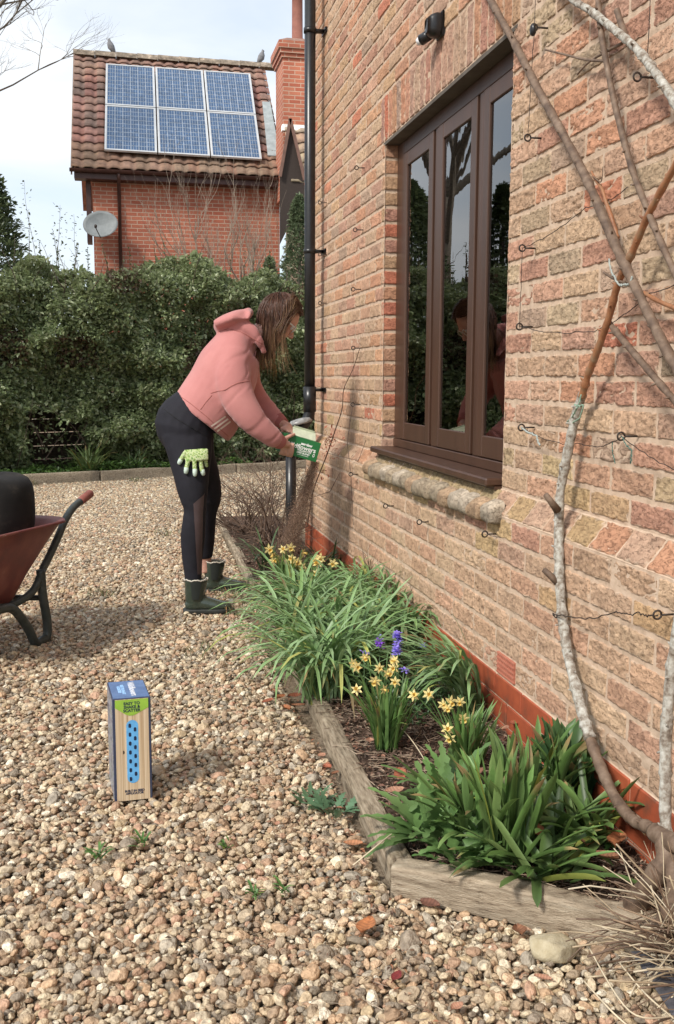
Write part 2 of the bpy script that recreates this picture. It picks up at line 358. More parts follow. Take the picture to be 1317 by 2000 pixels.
# projecting rounded brick ledge under the window
lb=B(); y=3.06; prof=[(PX+.01,.797),(PX-.015,.790),(PX-.034,.780),(PX-.044,.768),(PX-.047,.752),(PX-.045,.736),(PX-.040,.724),(PX-.020,.718),(PX+.01,.717)]
while y<4.74:
    w=.112*random.uniform(.92,1.08); n=9; V=[];C=[]; off=random.uniform(-.004,.004); base=random.choice([(.30,.24,.17),(.34,.27,.19),(.27,.22,.16),(.38,.32,.25),(.33,.23,.15)])
    for i in range(n):
        t=i/(n-1); yy=y+.003+t*(w-.006); ins=.010*(abs(2*t-1)**5)
        for q,(px,pz) in enumerate(prof):
            nn=fbm(np.array([[yy*30,px*60+pz*60,off*900]]),4,4)[0]
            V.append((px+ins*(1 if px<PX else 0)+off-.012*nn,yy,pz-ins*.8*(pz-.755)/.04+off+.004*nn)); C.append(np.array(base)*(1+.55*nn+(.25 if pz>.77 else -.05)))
    m=len(prof); F=[(i*m+j,i*m+j+1,(i+1)*m+j+1,(i+1)*m+j) for i in range(n-1) for j in range(m-1)]+[tuple(range(m))[::-1],tuple((n-1)*m+j for j in range(m))]
    lb.add(V,F,np.clip(np.array(C),.02,.9)); y+=w
lb.build('brick_ledge',M_brick,house)
# terracotta damp-proof tiles
tb=B()
for r,(z0,z1) in enumerate(((-.06,.066),(.073,.143),(.150,.219))):
    y=YS+.11*r
    while y<YE:
        tb.box((PX-.004,y+.003,z0),(PX+.03,min(y+.226,YE)-.003,z1),c=tuple(np.array((1,1,1))*random.uniform(.85,1.1)),bev=.002); y+=.23
tb.build('base_tiles',M_tc,house,smooth=False)
tm=B(); tm.box((PX+.002,YS,-.06),(PX+.02,YE,.222)); tm.build('tile_joints',M_mortar,house)
# terracotta air brick
ab=B(); ay0,ay1=2.91,3.05
for i in range(11):
    yy=ay0+i*(ay1-ay0)/10; ab.box((PX-.003,yy-.0028,.232),(PX+.02,yy+.0028,.296),c=(1,1,1))
for j in range(5):
    zz_=.232+j*.016; ab.box((PX-.0045,ay0-.004,zz_-.0028),(PX+.019,ay1+.004,zz_+.0028),c=(1,1,1))
ab.box((PX+.012,ay0,.23),(PX+.03,ay1,.298),c=(.15,.15,.15)); ab.build('air_brick',pm('red_clay',[(.3,(.40,.13,.08)),(.7,(.52,.20,.13))],30,attr=True,rough=.9,bump=.3),house,smooth=False)
# lintel soffit, body behind the brick skin, return wall and eaves of the house
sb=B(); sb.box((DX+.002,OY0-.03,OT-.012),(DX+.16,OY1+.03,OT+.002)); sb.build('lintel',M_lead,house,smooth=False)
rb=newb(); z=CT; k=0
while z<TOPZ:
    x=DX+.006-.1125*(k%2)
    while x<DX+2.2:
        a=max(x,DX+.006)
        if x+.215-a>.03: lay([((a,YE+.002,z+.005),(1,0,0),(0,0,1),(0,1,0),x+.215-a,.065,bcol(6,z),1)],rb,(8,4))
        x+=.225
    z+=.075; k+=1
fin(rb,'return_wall',M_brick,house)
hb=B(); hb.box((DX+.012,YE-.02,-.05),(5.5,YE-.004+.001,TOPZ)); hb.box((DX+.17,OY1+.4,-.05),(DX+.2,YE,TOPZ)); hb.box((DX-.08,YS,TOPZ-.002),(5.5,YE+.1,TOPZ+.1)); hb.build('structure_core',M_mortar,house,smooth=False)
# ---- window
FX=DX+.065; win=bpy.data.objects.new('window',None); link(win,house); win.location=(0,0,0)
wf=B(); bv=.003
wf.box((FX,OY0+.001,CT+.075),(FX+.07,OY0+.07,OT-.014),bev=bv); wf.box((FX,OY1-.115,CT+.075),(FX+.07,OY1-.001,OT-.014),bev=bv)
wf.box((FX+.001,OY0+.07,OT-.075),(FX+.069,OY1-.115,OT-.0145),bev=bv)
wf.box((FX-.006,OY0+.002,CT+.035),(FX+.07,OY1-.002,CT+.0745),bev=bv)
cs=[4.50,3.955,3.41]
for yy in (4.2275,3.6825): wf.box((FX+.0015,yy-.022,CT+.075),(FX+.068,yy+.022,OT-.075),bev=bv)
wf.build('frame',M_frame,win,smooth=False)
GM=bpy.data.materials.new('window_glass'); GM.use_nodes=True; g=GM.node_tree; g.nodes.clear()
go=g.nodes.new('ShaderNodeOutputMaterial'); gm=g.nodes.new('ShaderNodeMixShader'); gt=g.nodes.new('ShaderNodeBsdfTransparent'); gg=g.nodes.new('ShaderNodeBsdfGlossy'); fr=g.nodes.new('ShaderNodeFresnel'); fr.inputs[0].default_value=1.65
gt.inputs[0].default_value=(.8,.85,.82,1); gg.inputs['Roughness'].default_value=.0; nn_=g.nodes.new('ShaderNodeTexNoise'); nn_.inputs['Scale'].default_value=3.0; bb_=g.nodes.new('ShaderNodeBump'); bb_.inputs['Strength'].default_value=.02; bb_.inputs['Distance'].default_value=.006
g.links.new(nn_.outputs['Fac'],bb_.inputs['Height']); g.links.new(bb_.outputs[0],gg.inputs['Normal'])
ma=g.nodes.new('ShaderNodeMath'); ma.operation='MULTIPLY_ADD'; ma.inputs[1].default_value=1.25; ma.inputs[2].default_value=.08; ma.use_clamp=True
g.links.new(fr.outputs[0],ma.inputs[0]); g.links.new(ma.outputs[0],gm.inputs[0]); g.links.new(gt.outputs[0],gm.inputs[1]); g.links.new(gg.outputs[0],gm.inputs[2]); g.links.new(gm.outputs[0],go.inputs[0])
for i,cy in enumerate(cs):
    c=B(); a,b2=cy-.236,cy+.236; z0,z1=CT+.078,OT-.078; s=.062
    if i==2: a=OY0+.072
    X0=FX-.005
    c.box((X0,a,z0),(X0+.05,a+s,z1),bev=bv); c.box((X0,b2-s,z0),(X0+.05,b2,z1),bev=bv); c.box((X0+.0012,a+s,z0),(X0+.049,b2-s,z0+.082),bev=bv); c.box((X0+.0012,a+s,z1-s),(X0+.049,b2-s,z1),bev=bv)
    for (p,q,r_,t) in ((a+s,a+s+.012,z0+.082,z1-s),(b2-s-.012,b2-s,z0+.082,z1-s)): c.box((X0+.0115,p,r_),(X0+.03,q,t),c=(.3,.3,.3))
    ca=c.build('casement',M_frame,win,smooth=False)
    gl=B(); gl.box((X0+.009,a+s-.004,z0+.078),(X0+.0105,b2-s+.004,z1-s+.004)); gl.build('glass_pane',GM,win,smooth=False)
sl=B(); sl.box((DX-.055,OY0+.004,CT+.006),(FX+.03,OY1+.02,CT+.034),bev=.006); sl.box((DX-.02,OY0+.004,CT-.006),(FX,OY1+.01,CT+.0055)); sl.build('window_sill',M_frame,win,smooth=False)
# ---- the room behind the glass
ro=B(); rx=FX+.10
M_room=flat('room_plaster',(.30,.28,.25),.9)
ro.add([(rx,2.4,.3),(4.2,2.4,.3),(4.2,6.2,.3),(rx,6.2,.3),(rx,2.4,2.6),(4.2,2.4,2.6),(4.2,6.2,2.6),(rx,6.2,2.6)],[(0,1,2,3),(4,7,6,5),(0,4,5,1),(1,5,6,2),(2,6,7,3)])
ro.add([(rx,2.4,.3),(rx,OY0,.3),(rx,OY0,2.6),(rx,2.4,2.6),(rx,OY1,.3),(rx,6.2,.3),(rx,6.2,2.6),(rx,OY1,2.6),(rx,OY0,CT+.04),(rx,OY1,CT+.04),(rx,OY0,OT),(rx,OY1,OT)],[(0,1,2,3),(4,5,6,7),(1,4,9,8),(10,11,7,2)])
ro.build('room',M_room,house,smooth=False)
rv=B(); rv.box((FX+.03,OY0-.06,CT+.0),(rx+.02,OY1+.06,CT+.036)); rv.build('inner_sill',flat('white_gloss',(.7,.7,.68),.4),house)
cu=B(); V=[];F=[];n=60
for i in range(n+1):
    t=i/n; yy=4.79-.30*t
    for j in range(9):
        z=2.4-j*(2.4-.93)/8; V.append((rx+.05+.018*math.sin(t*38)+.008*math.sin(t*11+j),yy,z))
for i in range(n):
    for j in range(8): F.append((i*9+j,i*9+j+1,(i+1)*9+j+1,(i+1)*9+j))
cu.add(V,F); o=cu.build('curtain',flat('pale_curtain',(.42,.50,.52),.9),None); tag(o,'pale blue grey curtain hanging inside the left window pane','curtain')
# rounded white vase standing on the inner sill
lm=B(); cx,cy=rx+.10,3.93
V=[];n=24; pr_=[(.012,.965),(.05,.97),(.075,1.0),(.088,1.06),(.085,1.13),(.07,1.19),(.045,1.225),(.02,1.235)]
for (r_,z) in pr_:
    for j in range(n): a=2*math.pi*j/n; V.append((cx+r_*math.cos(a),cy+r_*math.sin(a)*1.25,z-.10))
F=[(i*n+j,i*n+(j+1)%n,(i+1)*n+(j+1)%n,(i+1)*n+j) for i in range(len(pr_)-1) for j in range(n)]+[tuple((len(pr_)-1)*n+j for j in range(n))]
lm.add(V,F); o=lm.build('vase',flat('white_china',(.8,.8,.78),.3),None); tag(o,'rounded white vase behind the middle window pane','vase')
# ------------------------------------------------------------ drainpipe
dp=empty('drainpipe',(1.165,6.34,0),'glossy black round drainpipe running down the near house corner','drainpipe')
b=B(); b.tube([(1.165,6.34,4.15),(1.165,6.34,2.0),(1.165,6.34,1.10)],.034,20); b.build('pipe',M_black,dp)
b=B(); b.tube([(1.165,6.34,1.14),(1.165,6.34,.98)],.041,20)
b.tube([(1.165,6.34,1.02),(1.163,6.34,.97),(1.150,6.34,.93),(1.120,6.34,.89),(1.085,6.34,.862),(1.06,6.34,.842),(1.045,6.34,.81),(1.042,6.34,.76)],.036,20); b.build('elbow',M_black,dp)
b=B(); b.tube([(1.042,6.34,.80),(1.042,6.34,.70)],.040,20); b.tube([(1.042,6.34,.74),(1.042,6.34,.0)],.034,20); b.build('lower_pipe',M_black,dp)
for z in (1.985,1.12,3.3):
    b=B(); b.tube([(1.165,6.34,z-.014),(1.165,6.34,z+.014)],.0395,20); b.box((1.165,6.325,z-.01),(DX-.001,6.355,z+.01)); b.box((DX-.012,6.28,z-.014),(DX-.0012,6.40,z+.014),bev=.002); b.build('bracket',M_black,dp)
b=B(); 
V=[];n=16
for i,(r_,dz) in enumerate(((.075,.0),(.078,.012),(.06,.03),(.02,.036))):
    for j in range(n): a=2*math.pi*j/n; V.append((1.09+r_*math.cos(a),6.27+r_*.7*math.sin(a),.905+dz+.22*r_*math.cos(a)))
b.add(V,[(i*n+j,i*n+(j+1)%n,(i+1)*n+(j+1)%n,(i+1)*n+j) for i in range(3) for j in range(n)]+[tuple(3*n+j for j in range(n)),tuple(range(n))[::-1]]); b.build('leaf_guard',pm('grey_lead',[(.3,(.12,.12,.12)),(.7,(.35,.35,.34))],40,rough=.35),dp)
# ------------------------------------------------------------ security light
sl_=empty('security_light',(DX,3.98,2.55),'small black security light with white lens on the upper wall','wall light')
LQ=Vector((DX,3.98,2.575)); lk=.68
def lq(x,y,z): return (LQ.x+x*lk,LQ.y+y*lk,LQ.z+z*lk)
b=B(); b.box(lq(-.018,-.06,-.07),(DX-.001,LQ.y+.06*lk,LQ.z+.07*lk),bev=.004); 
pr=[(0,.050,.066),(.03,.052,.068),(.062,.045,.058),(.085,.03,.04)]
V=[];n=20
for d,ry,rz in pr:
    for j in range(n):
        a=2*math.pi*j/n; cx_,sy_=math.cos(a),math.sin(a); V.append(lq(-.012-d,ry*math.copysign(abs(cx_)**.6,cx_),rz*math.copysign(abs(sy_)**.6,sy_)-.1*d))
b.add(V,[(i*n+j,(i+1)*n+j,(i+1)*n+(j+1)%n,i*n+(j+1)%n) for i in range(3) for j in range(n)]+[tuple(3*n+j for j in range(n))]); b.build('housing',M_black,sl_)
b=B(); b.tube([lq(-.05,.06,-.03),lq(-.09,.115,-.05)],[.020,.022],16); b.build('sensor',M_black,sl_)
b=B(); b.tube([lq(-.088,.113,-.049),lq(-.105,.135,-.057)],[.020,.014],16); b.build('lens',flat('white_lens',(.75,.76,.78),.25),sl_)
# ------------------------------------------------------------ vine eyes
spots=[(5.27,2.286,DX,'top screw of the column between drainpipe and window'),(5.293,1.974,DX,'second screw down between drainpipe and window'),(5.33,1.669,DX,'third screw down between drainpipe and window'),(5.319,1.357,DX,'fourth screw down between drainpipe and window'),(5.321,1.054,DX,'lowest upper wall screw between drainpipe and window'),
(6.277,2.274,DX,'top screw beside the drainpipe'),(6.271,1.96,DX,'screw beside the drainpipe just under its bracket'),(6.267,1.662,DX,'lowest screw beside the drainpipe'),
(5.111,.694,PX,'screw left of the brick ledge'),(4.387,.617,PX,'screw under the left part of the ledge'),(3.849,.62,PX,'screw under the middle of the ledge'),(3.096,.687,PX,'screw under the right end of the ledge'),
(2.963,1.923,DX,'screw right of the window top behind the thick branch'),(2.981,1.599,DX,'screw right of the window at mid height'),(2.986,1.36,DX,'screw right of the window with a vertical wire ending in it'),(2.946,1.047,DX,'screw right of the window low down'),
(2.30,1.057,DX,'screw right of the pale stem holding hanging string'),(1.991,.675,PX,'screw at the photo right edge holding the stem tie'),(2.296,1.914,DX,'screw beside the whitish branch top right'),(2.938,2.232,DX,'highest screw right of the window with a black knot')]
SCR=[]
for (y,z,X,lb_) in spots:
    b=B(); d=.034 if X==DX else .03
    b.tube([(X-.001,y,z),(X-d,y,z)],.0028,6); c=Vector((X-d-.010,y,z)); pts=[c+Vector((.010*math.cos(a),.002,.010*math.sin(a))) for a in np.linspace(0,2*math.pi*.97,13)]; b.tube(pts,.0026,6)
    o=b.build('eye_screw',M_iron,None); tag(o,'rusty eye '+lb_,'eye screw','eye screws in the brick wall'); SCR.append(c)
wires=[([SCR[0],SCR[1]],0),]
def wire(pts,r,label,sag=0,name='garden_wire',cat='wire',mat=None,n=14):
    P=[]
    for a,b_ in zip(pts[:-1],pts[1:]):
        a=Vector(a); b_=Vector(b_)
        for i in range(n): t=i/n; p=a.lerp(b_,t); p.z-=sag*4*t*(1-t); p+=Vector((0,random.gauss(0,.0015),random.gauss(0,.0015))); P.append(p)
    P.append(Vector(pts[-1])); b=B(); b.tube(P,r,5); o=b.build(name,mat or M_iron,None); tag(o,label,cat,'wires and strings on the wall'); return o
wire([SCR[3],SCR[4]],.0009,'thin upright wire between drainpipe and window')
wire([SCR[4],(PX-.05,5.16,.86),SCR[8],(PX-.02,5.13,.42)],.0012,'thin dark wire hanging down past the plinth left of the ledge')
wire([(DX-.03,2.94,3.0),SCR[19],SCR[12]],.0011,'thin upright wire from the photo top to the screw behind the thick branch')
wire([SCR[13],SCR[14]],.0011,'thin upright wire right of the window at mid height')
wire([SCR[13],(DX-.02,2.6,1.66),(DX-.03,2.35,1.67)],.0012,'curved loose wire running right from the mid height screw',.01)
wire([SCR[14],(DX-.03,2.5,1.325),(DX-.04,2.2,1.40),(DX-.06,1.9,1.45)],.0012,'sagging wire running right from the screw beside the window',.01)
wire([SCR[15],(DX-.03,2.55,1.02),SCR[16]],.0012,'sagging wire between the two low screws behind the pale stem',.015)
wire([SCR[16],(DX-.03,2.0,.985),(DX-.03,1.7,.97)],.0012,'loose wire running to the photo right edge at sill height',.01)
wire([(DX-.03,2.27,3.0),(DX-.03,2.28,1.93)],.0011,'thin upright wire near the photo top right')
wire([SCR[11],(PX-.02,3.0,.69)],.001,'short wire end under the right end of the ledge')
# ------------------------------------------------------------ ground
KBY=lambda x: 11.55+.42*(np.asarray(x)+1.0)   # near face of the timber edging in front of the hedge
def gz(x,y):
    x=np.asarray(x,float); y=np.asarray(y,float)
    return .012*vn(np.stack([x*.9,y*.9,x*0+3],-1),2)+.006*vn(np.stack([x*3,y*3,x*0+8],-1),4)
KX=lambda y: .645 if y<3.6 else .645+.02*(y-3.6)/4
def inbed(x,y):
    """inside the planted bed"""
    x=np.asarray(x); y=np.asarray(y)
    a=(x>.62+.022*(y-2.1))&(y>2.12)&(y<8.2)&(x<1.35)
    t=(y-2.127)*(1.042-.587)-(x-.587)*(1.807-2.127)
    return a|((x>.587)&(x<1.40)&(t>0.0)&(y<2.2))
def bedz(x,y):
    x=np.asarray(x,float); y=np.asarray(y,float)
    return .052+.012*fbm(np.stack([x*5,y*5,x*0],-1),12,3)+.007*fbm(np.stack([x*25,y*25,x*0],-1),14,3)
gx=np.linspace(-1,1,120); gx=np.sign(gx)*np.abs(gx)**3*150; gy=np.linspace(-1,1,140); gy=np.sign(gy)*np.abs(gy)**3*150+4
X,Y=np.meshgrid(gx,gy,indexing='ij'); Z=np.where(np.abs(X)+np.abs(Y-4)<25,gz(X,Y),0)-.014
idx=np.arange(X.size).reshape(X.shape); F=np.stack([idx[:-1,:-1],idx[1:,:-1],idx[1:,1:],idx[:-1,1:]],-1).reshape(-1,4)
g=mesh('ground',np.stack([X,Y,Z],-1).reshape(-1,3),F,M_dust); tag(g,kind='structure')
GZF=gz
# soil of the bed
nx,ny=60,520; xs=np.linspace(.60,1.215,nx); ys=np.linspace(1.62,8.25,ny); X,Y=np.meshgrid(xs,ys,indexing='ij')
TT=(Y-2.127)*(1.042-.587)-(X-.587)*(1.807-2.127)
Z=np.where(inbed(X,Y),bedz(X,Y),-.05); Z=np.where(X<.655+.014*(Y-2.1),-.05,Z); Z=np.where(TT/.556<.05,-.05,Z)
idx=np.arange(X.size).reshape(X.shape); F=np.stack([idx[:-1,:-1],idx[1:,:-1],idx[1:,1:],idx[:-1,1:]],-1).reshape(-1,4)
g=mesh('soil',np.stack([X,Y,Z],-1).reshape(-1,3),F,M_soil); tag(g,kind='structure')
# ------------------------------------------------------------ gravel: real pebbles
def ico(sub):
    import bmesh
    bm=bmesh.new(); bmesh.ops.create_icosphere(bm,subdivisions=sub,radius=1); V=np.array([v.co[:] for v in bm.verts]); F=np.array([[v.index for v in f.verts] for f in bm.faces]); bm.free(); return V,F
M_peb=bpy.data.materials.new('pebble'); M_peb.use_nodes=True; t=M_peb.node_tree; n=t.nodes; l=t.links.new; p=n['Principled BSDF']
oi=n.new('ShaderNodeObjectInfo'); r=n.new('ShaderNodeValToRGB'); r.color_ramp.interpolation='CONSTANT'; l(oi.outputs['Random'],r.inputs[0])
pc=[(.42,.30,.19),(.50,.38,.25),(.33,.22,.14),(.58,.47,.34),(.27,.19,.13),(.46,.29,.17),(.40,.31,.22),(.66,.58,.47),(.36,.21,.13),(.50,.41,.30),(.24,.19,.15),(.45,.34,.24),(.30,.26,.22),(.55,.37,.24),(.62,.52,.38),(.34,.25,.17),(.20,.16,.12),(.47,.27,.18),(.72,.66,.58),(.40,.27,.17),(.31,.19,.11),(.52,.44,.34),(.38,.33,.28),(.44,.33,.20)]
e=r.color_ramp.elements
while len(e)<len(pc): e.new(.5)
for i,c in enumerate(pc): e[i].position=i/len(pc); e[i].color=tuple(min(.85,(q*.83+m_*.17)*k_+.045) for q,k_ in zip(c,(1.10,1.10,1.01)) for m_ in [sum(c)/3])+(1,)
tcn=n.new('ShaderNodeTexCoord'); ad=n.new('ShaderNodeVectorMath'); ad.operation='ADD'; ms=n.new('ShaderNodeMath'); ms.operation='MULTIPLY'; ms.inputs[1].default_value=90; l(oi.outputs['Random'],ms.inputs[0]); l(tcn.outputs['Object'],ad.inputs[0]); l(ms.outputs[0],ad.inputs[1])
no=n.new('ShaderNodeTexNoise'); no.inputs['Scale'].default_value=1.4; no.inputs['Detail'].default_value=5; l(ad.outputs[0],no.inputs['Vector'])
r2=n.new('ShaderNodeValToRGB'); r2.color_ramp.elements[0].position=.3; r2.color_ramp.elements[0].color=(.62,.58,.54,1); r2.color_ramp.elements[1].position=.68; r2.color_ramp.elements[1].color=(1.25,1.2,1.12,1); l(no.outputs['Fac'],r2.inputs[0])
mm=n.new('ShaderNodeMix'); mm.data_type='RGBA'; mm.blend_type='MULTIPLY'; mm.inputs['Factor'].default_value=1; l(r.outputs[0],mm.inputs['A']); l(r2.outputs[0],mm.inputs['B']); l(mm.outputs['Result'],p.inputs['Base Color'])
p.inputs['Roughness'].default_value=.62; p.inputs['Specular IOR Level'].default_value=.35
bp=n.new('ShaderNodeBump'); bp.inputs['Strength'].default_value=.5; bp.inputs['Distance'].default_value=.05; l(no.outputs['Fac'],bp.inputs['Height']); l(bp.outputs[0],p.inputs['Normal'])
def pebble_shapes(sub,k,tagn):
    V0,F0=ico(sub); out=[]
    for i in range(k):
        s=1+.22*fbm(V0*1.1+i*13.7,40,2)[:,None]
        V=V0*s; 
        for _ in range(4):   # chips and flats
            d=RNG.normal(size=3); d/=np.linalg.norm(d); h=V@d; lim=RNG.uniform(.66,.92); V=V-np.maximum(0,h-lim)[:,None]*d*.6
        V=V*np.array([1,RNG.uniform(.62,.9),RNG.uniform(.42,.68)])
        me=bpy.data.meshes.new('pebble_shape'); me.from_pydata([tuple(v) for v in V],[],[tuple(int(q) for q in f) for f in F0]); me.materials.append(M_peb); me.polygons.foreach_set('use_smooth',np.full(len(F0),True))
        out.append(bpy.data.objects.new('pebble_shape',me))
    return out
def gravel(name,P,S,shapes,label):
    n=len(P); me=bpy.data.meshes.new(name); me.vertices.add(n); me.vertices.foreach_set('co',np.asarray(P,np.float32).ravel())
    a=me.attributes.new('rot','FLOAT_VECTOR','POINT'); a.data.foreach_set('vector',np.stack([RNG.normal(0,.38,n),RNG.normal(0,.38,n),RNG.uniform(0,6.283,n)],-1).astype(np.float32).ravel())
    a=me.attributes.new('scl','FLOAT','POINT'); a.data.foreach_set('value',np.asarray(S,np.float32))
    o=bpy.data.objects.new(name,me); link(o)
    ng=bpy.data.node_groups.new('scatter_'+name,'GeometryNodeTree'); ng.interface.new_socket('Geometry',in_out='INPUT',socket_type='NodeSocketGeometry'); ng.interface.new_socket('Geometry',in_out='OUTPUT',socket_type='NodeSocketGeometry')
    N=ng.nodes; l=ng.links.new; gi=N.new('NodeGroupInput'); gout=N.new('NodeGroupOutput'); iop=N.new('GeometryNodeInstanceOnPoints'); jn=N.new('GeometryNodeJoinGeometry')
    m2p=N.new('GeometryNodeMeshToPoints'); l(gi.outputs[0],m2p.inputs[0])
    for s in shapes:
        q=N.new('GeometryNodeObjectInfo'); q.inputs['Object'].default_value=s; q.inputs['As Instance'].default_value=True; l(q.outputs['Geometry'],jn.inputs[0])
    l(m2p.outputs[0],iop.inputs['Points']); l(jn.outputs[0],iop.inputs['Instance']); iop.inputs['Pick Instance'].default_value=True
    rv=N.new('FunctionNodeRandomValue'); rv.data_type='INT'; rv.inputs['Max'].default_value=len(shapes)-1; 
    for k in rv.inputs:
        if k.name=='Max' and k.type=='INT': k.default_value=len(shapes)-1
        if k.name=='Min' and k.type=='INT': k.default_value=0
    l([k for k in rv.outputs if k.type=='INT'][0],iop.inputs['Instance Index'])
    na=N.new('GeometryNodeInputNamedAttribute'); na.data_type='FLOAT_VECTOR'; na.inputs['Name'].default_value='rot'; l([k for k in na.outputs if k.name=='Attribute' and k.enabled][0],iop.inputs['Rotation'])
    nb_=N.new('GeometryNodeInputNamedAttribute'); nb_.data_type='FLOAT'; nb_.inputs['Name'].default_value='scl'; l([k for k in nb_.outputs if k.name=='Attribute' and k.enabled][0],iop.inputs['Scale'])
    l(iop.outputs[0],gout.inputs[0]); md=o.modifiers.new('scatter','NODES'); md.node_group=ng
    tag(o,label,'gravel',kind='stuff'); return o
def grid_pts(x0,x1,y0,y1,sp,keep):
    xs=np.arange(x0,x1,sp); ys=np.arange(y0,y1,sp*.87); X,Y=np.meshgrid(xs,ys,indexing='ij'); X=X+(np.arange(len(ys))%2)*sp*.5
    X=X+RNG.uniform(-.42,.42,X.shape)*sp; Y=Y+RNG.uniform(-.42,.42,X.shape)*sp; k=keep(X,Y); return X[k],Y[k]
def view(X,Y,mL=.55,mR=.4):
    a=np.arctan2(X,Y)
    return (X>-(.118*Y)-mL)&(X<Y*.60+mR)
def kg(X,Y): return view(X,Y)&~inbed(X-.0,Y)&(X<1.24)&~((X>.582+.022*(Y-2.1))&(X<.70)&(Y>2.1)&(Y<8.2))&~((Y-2.127)*.455+(X-.587)*.32>-.004)*(1-0)+0 if False else view(X,Y)&(X<1.24)&(X>-9)&~((X>.582+.022*(Y-2.1))&(Y>2.12))&~((X>.582)&(((Y-2.127)*.455+(X-.587)*.32)/.556>-.006))
SH1=pebble_shapes(3,9,'a'); SH2=pebble_shapes(2,6,'b')
P=[];S=[]
for lay_,(sp,zo,sc) in enumerate(((.0175,-.006,1.0),(.021,.004,1.0),(.045,.010,1.25))):
    x,y=grid_pts(-1.2,1.3,1.15,5.2,sp,kg); n=len(x); s=np.clip(RNG.lognormal(math.log(.0098),.33,n),.005,.023)*sc
    P.append(np.stack([x,y,gz(x,y)+zo+RNG.normal(0,.0025,n)-.003],-1)); S.append(s)
gravel('gravel',np.concatenate(P),np.concatenate(S),SH1,'loose buff and brown pea gravel covering the near drive')
P=[];S=[]
for lay_,(sp,zo) in enumerate(((.0205,-.004),(.027,.005))):
    x,y=grid_pts(-2.6,3.4,5.0,13.2,sp,lambda X,Y: view(X,Y,.9,.3)&~inbed(X,Y)&~((X>.582+.022*(Y-2.1))&(X<.75)&(Y<8.2))&~((X>1.2)&(Y<6.8))&(Y<KBY(X)-.05)); n=len(x); s=np.clip(RNG.lognormal(math.log(.0112),.3,n),.005,.022)
    P.append(np.stack([x,y,gz(x,y)+zo+RNG.normal(0,.003,n)-.004],-1)); S.append(s)
gravel('gravel',np.concatenate(P),np.concatenate(S),SH2,'paler gravel of the far drive reaching the hedge edging')
# ------------------------------------------------------------ timber edging
M_wood=pm('weathered_timber',[(.32,(.12,.09,.062)),(.44,(.27,.215,.15)),(.56,(.38,.31,.225)),(.70,(.47,.40,.30))],16,detail=9,rough=.95,bump=1,bs=60,bd=.006,attr=True,spec=.15,stretch=(7,1,5))
def timber(name,a,b_,w,h,label,z0=-.01,segs=40,lap=0,seed=1,cracks=True,mat=None):
    a=np.array(a,float); b_=np.array(b_,float); d=b_-a; Ln=np.linalg.norm(d); d/=Ln; s=np.array([-d[1],d[0]])  # s: to the left of travel
    prof=[]; r=.007
    for i in range(5): prof.append((0,h*i/4*.93))
    prof+= [(r*.4,h-r*.4),(r,h)]
    for i in range(1,6): prof.append((r+(w-2*r)*i/5,h))
    prof+= [(w-r*.4,h-r*.4)]+[(w,h*(1-i/4)*.93) for i in range(5)]
    m=len(prof); V=[];C=[]
    for i in range(segs+1):
        t=i/segs
        for (q,z) in prof:
            g=fbm(np.array([[t*Ln*2.2+seed,q*60,z*60]]),seed,4)[0]; k=vn(np.array([[t*Ln*9,q*12+seed,z*12]]),seed+3)[0]
            dz=.0035*g+.003*k; dq=.003*g
            if cracks and abs(z-h*.52-.012*math.sin(t*5+seed))<.009 and q<.01: dq+=.004
            xy=a+d*t*Ln+s*(q+dq); V.append((xy[0],xy[1],z0+z+dz+.004*math.sin(t*7+seed))); C.append(np.array((1,1,1))*(1+.45*g+.12*k))
    F=[(i*m+j,i*m+j+1,(i+1)*m+j+1,(i+1)*m+j) for i in range(segs) for j in range(m-1)]+[tuple(range(m))[::-1],tuple(segs*m+j for j in range(m))]
    b=B(); b.add(V,F,np.clip(np.array(C),.2,1.8)); o=b.build(name,mat or M_wood,None); tag(o,label,'timber edging'); return o
# travel direction chosen so the bed is on the left
M_w1=pm('weathered_timber_cracked',[(.32,(.13,.095,.066)),(.40,(.33,.26,.185)),(.56,(.46,.375,.275)),(.70,(.57,.49,.37))],13,detail=10,rough=.95,bump=1,bs=50,bd=.007,attr=True,spec=.15,stretch=(.9,1.6,9))
timber('timber_edging',(.640,3.56),(.587,2.127),-.062,.098,'old narrow timber beam edging the left side of the flower bed',segs=90,seed=3) if False else None
def edge(a,b_,w,h,label,seed,segs=80,mat=None,z0=-.012): return timber('timber_edging',a,b_,w,h,label,z0=z0,segs=segs,seed=seed,mat=mat)
edge((.587,2.135),(1.10,1.765),.066,.079,'thick knotty timber beam across the near end of the flower bed',5,90,M_w1)
E1=[(.594,2.150),(.627,3.50)]
o=edge((.592+.058,2.17),(.632+.058,3.51),.054,.074,'old narrow timber beam along the left side of the near flower bed',9,110)
o=edge((.634+.058,3.53),(.652+.058,4.66),.052,.070,'timber beam half buried under the green leaf clumps',12,60)
o=edge((.655+.058,4.69),(.672+.058,5.45),.052,.066,'timber piece beside the near boot of the person',15,40)
o=edge((.672+.058,5.47),(.715+.058,8.15),.052,.062,'timber beam running away beside the bare rose bush',17,70)
o=edge((.77,8.15),(1.9,8.24),.05,.06,'short timber closing the far end of the bed',27,30)
for (x0,x1,lb_,sd_) in ((-6.5,-.30,'long pale timber edging under the hedge at the far left',21),(-.28,.62,'timber edging board under the hedge behind the person',23),(.64,1.36,'timber edging board under the hedge right of the person legs',25),(1.38,3.2,'timber edging board under the hedge beyond the rose bush',29)):
    edge((x0,float(KBY(x0))),(x1,float(KBY(x1))),.06,.125,lb_,sd_,50)
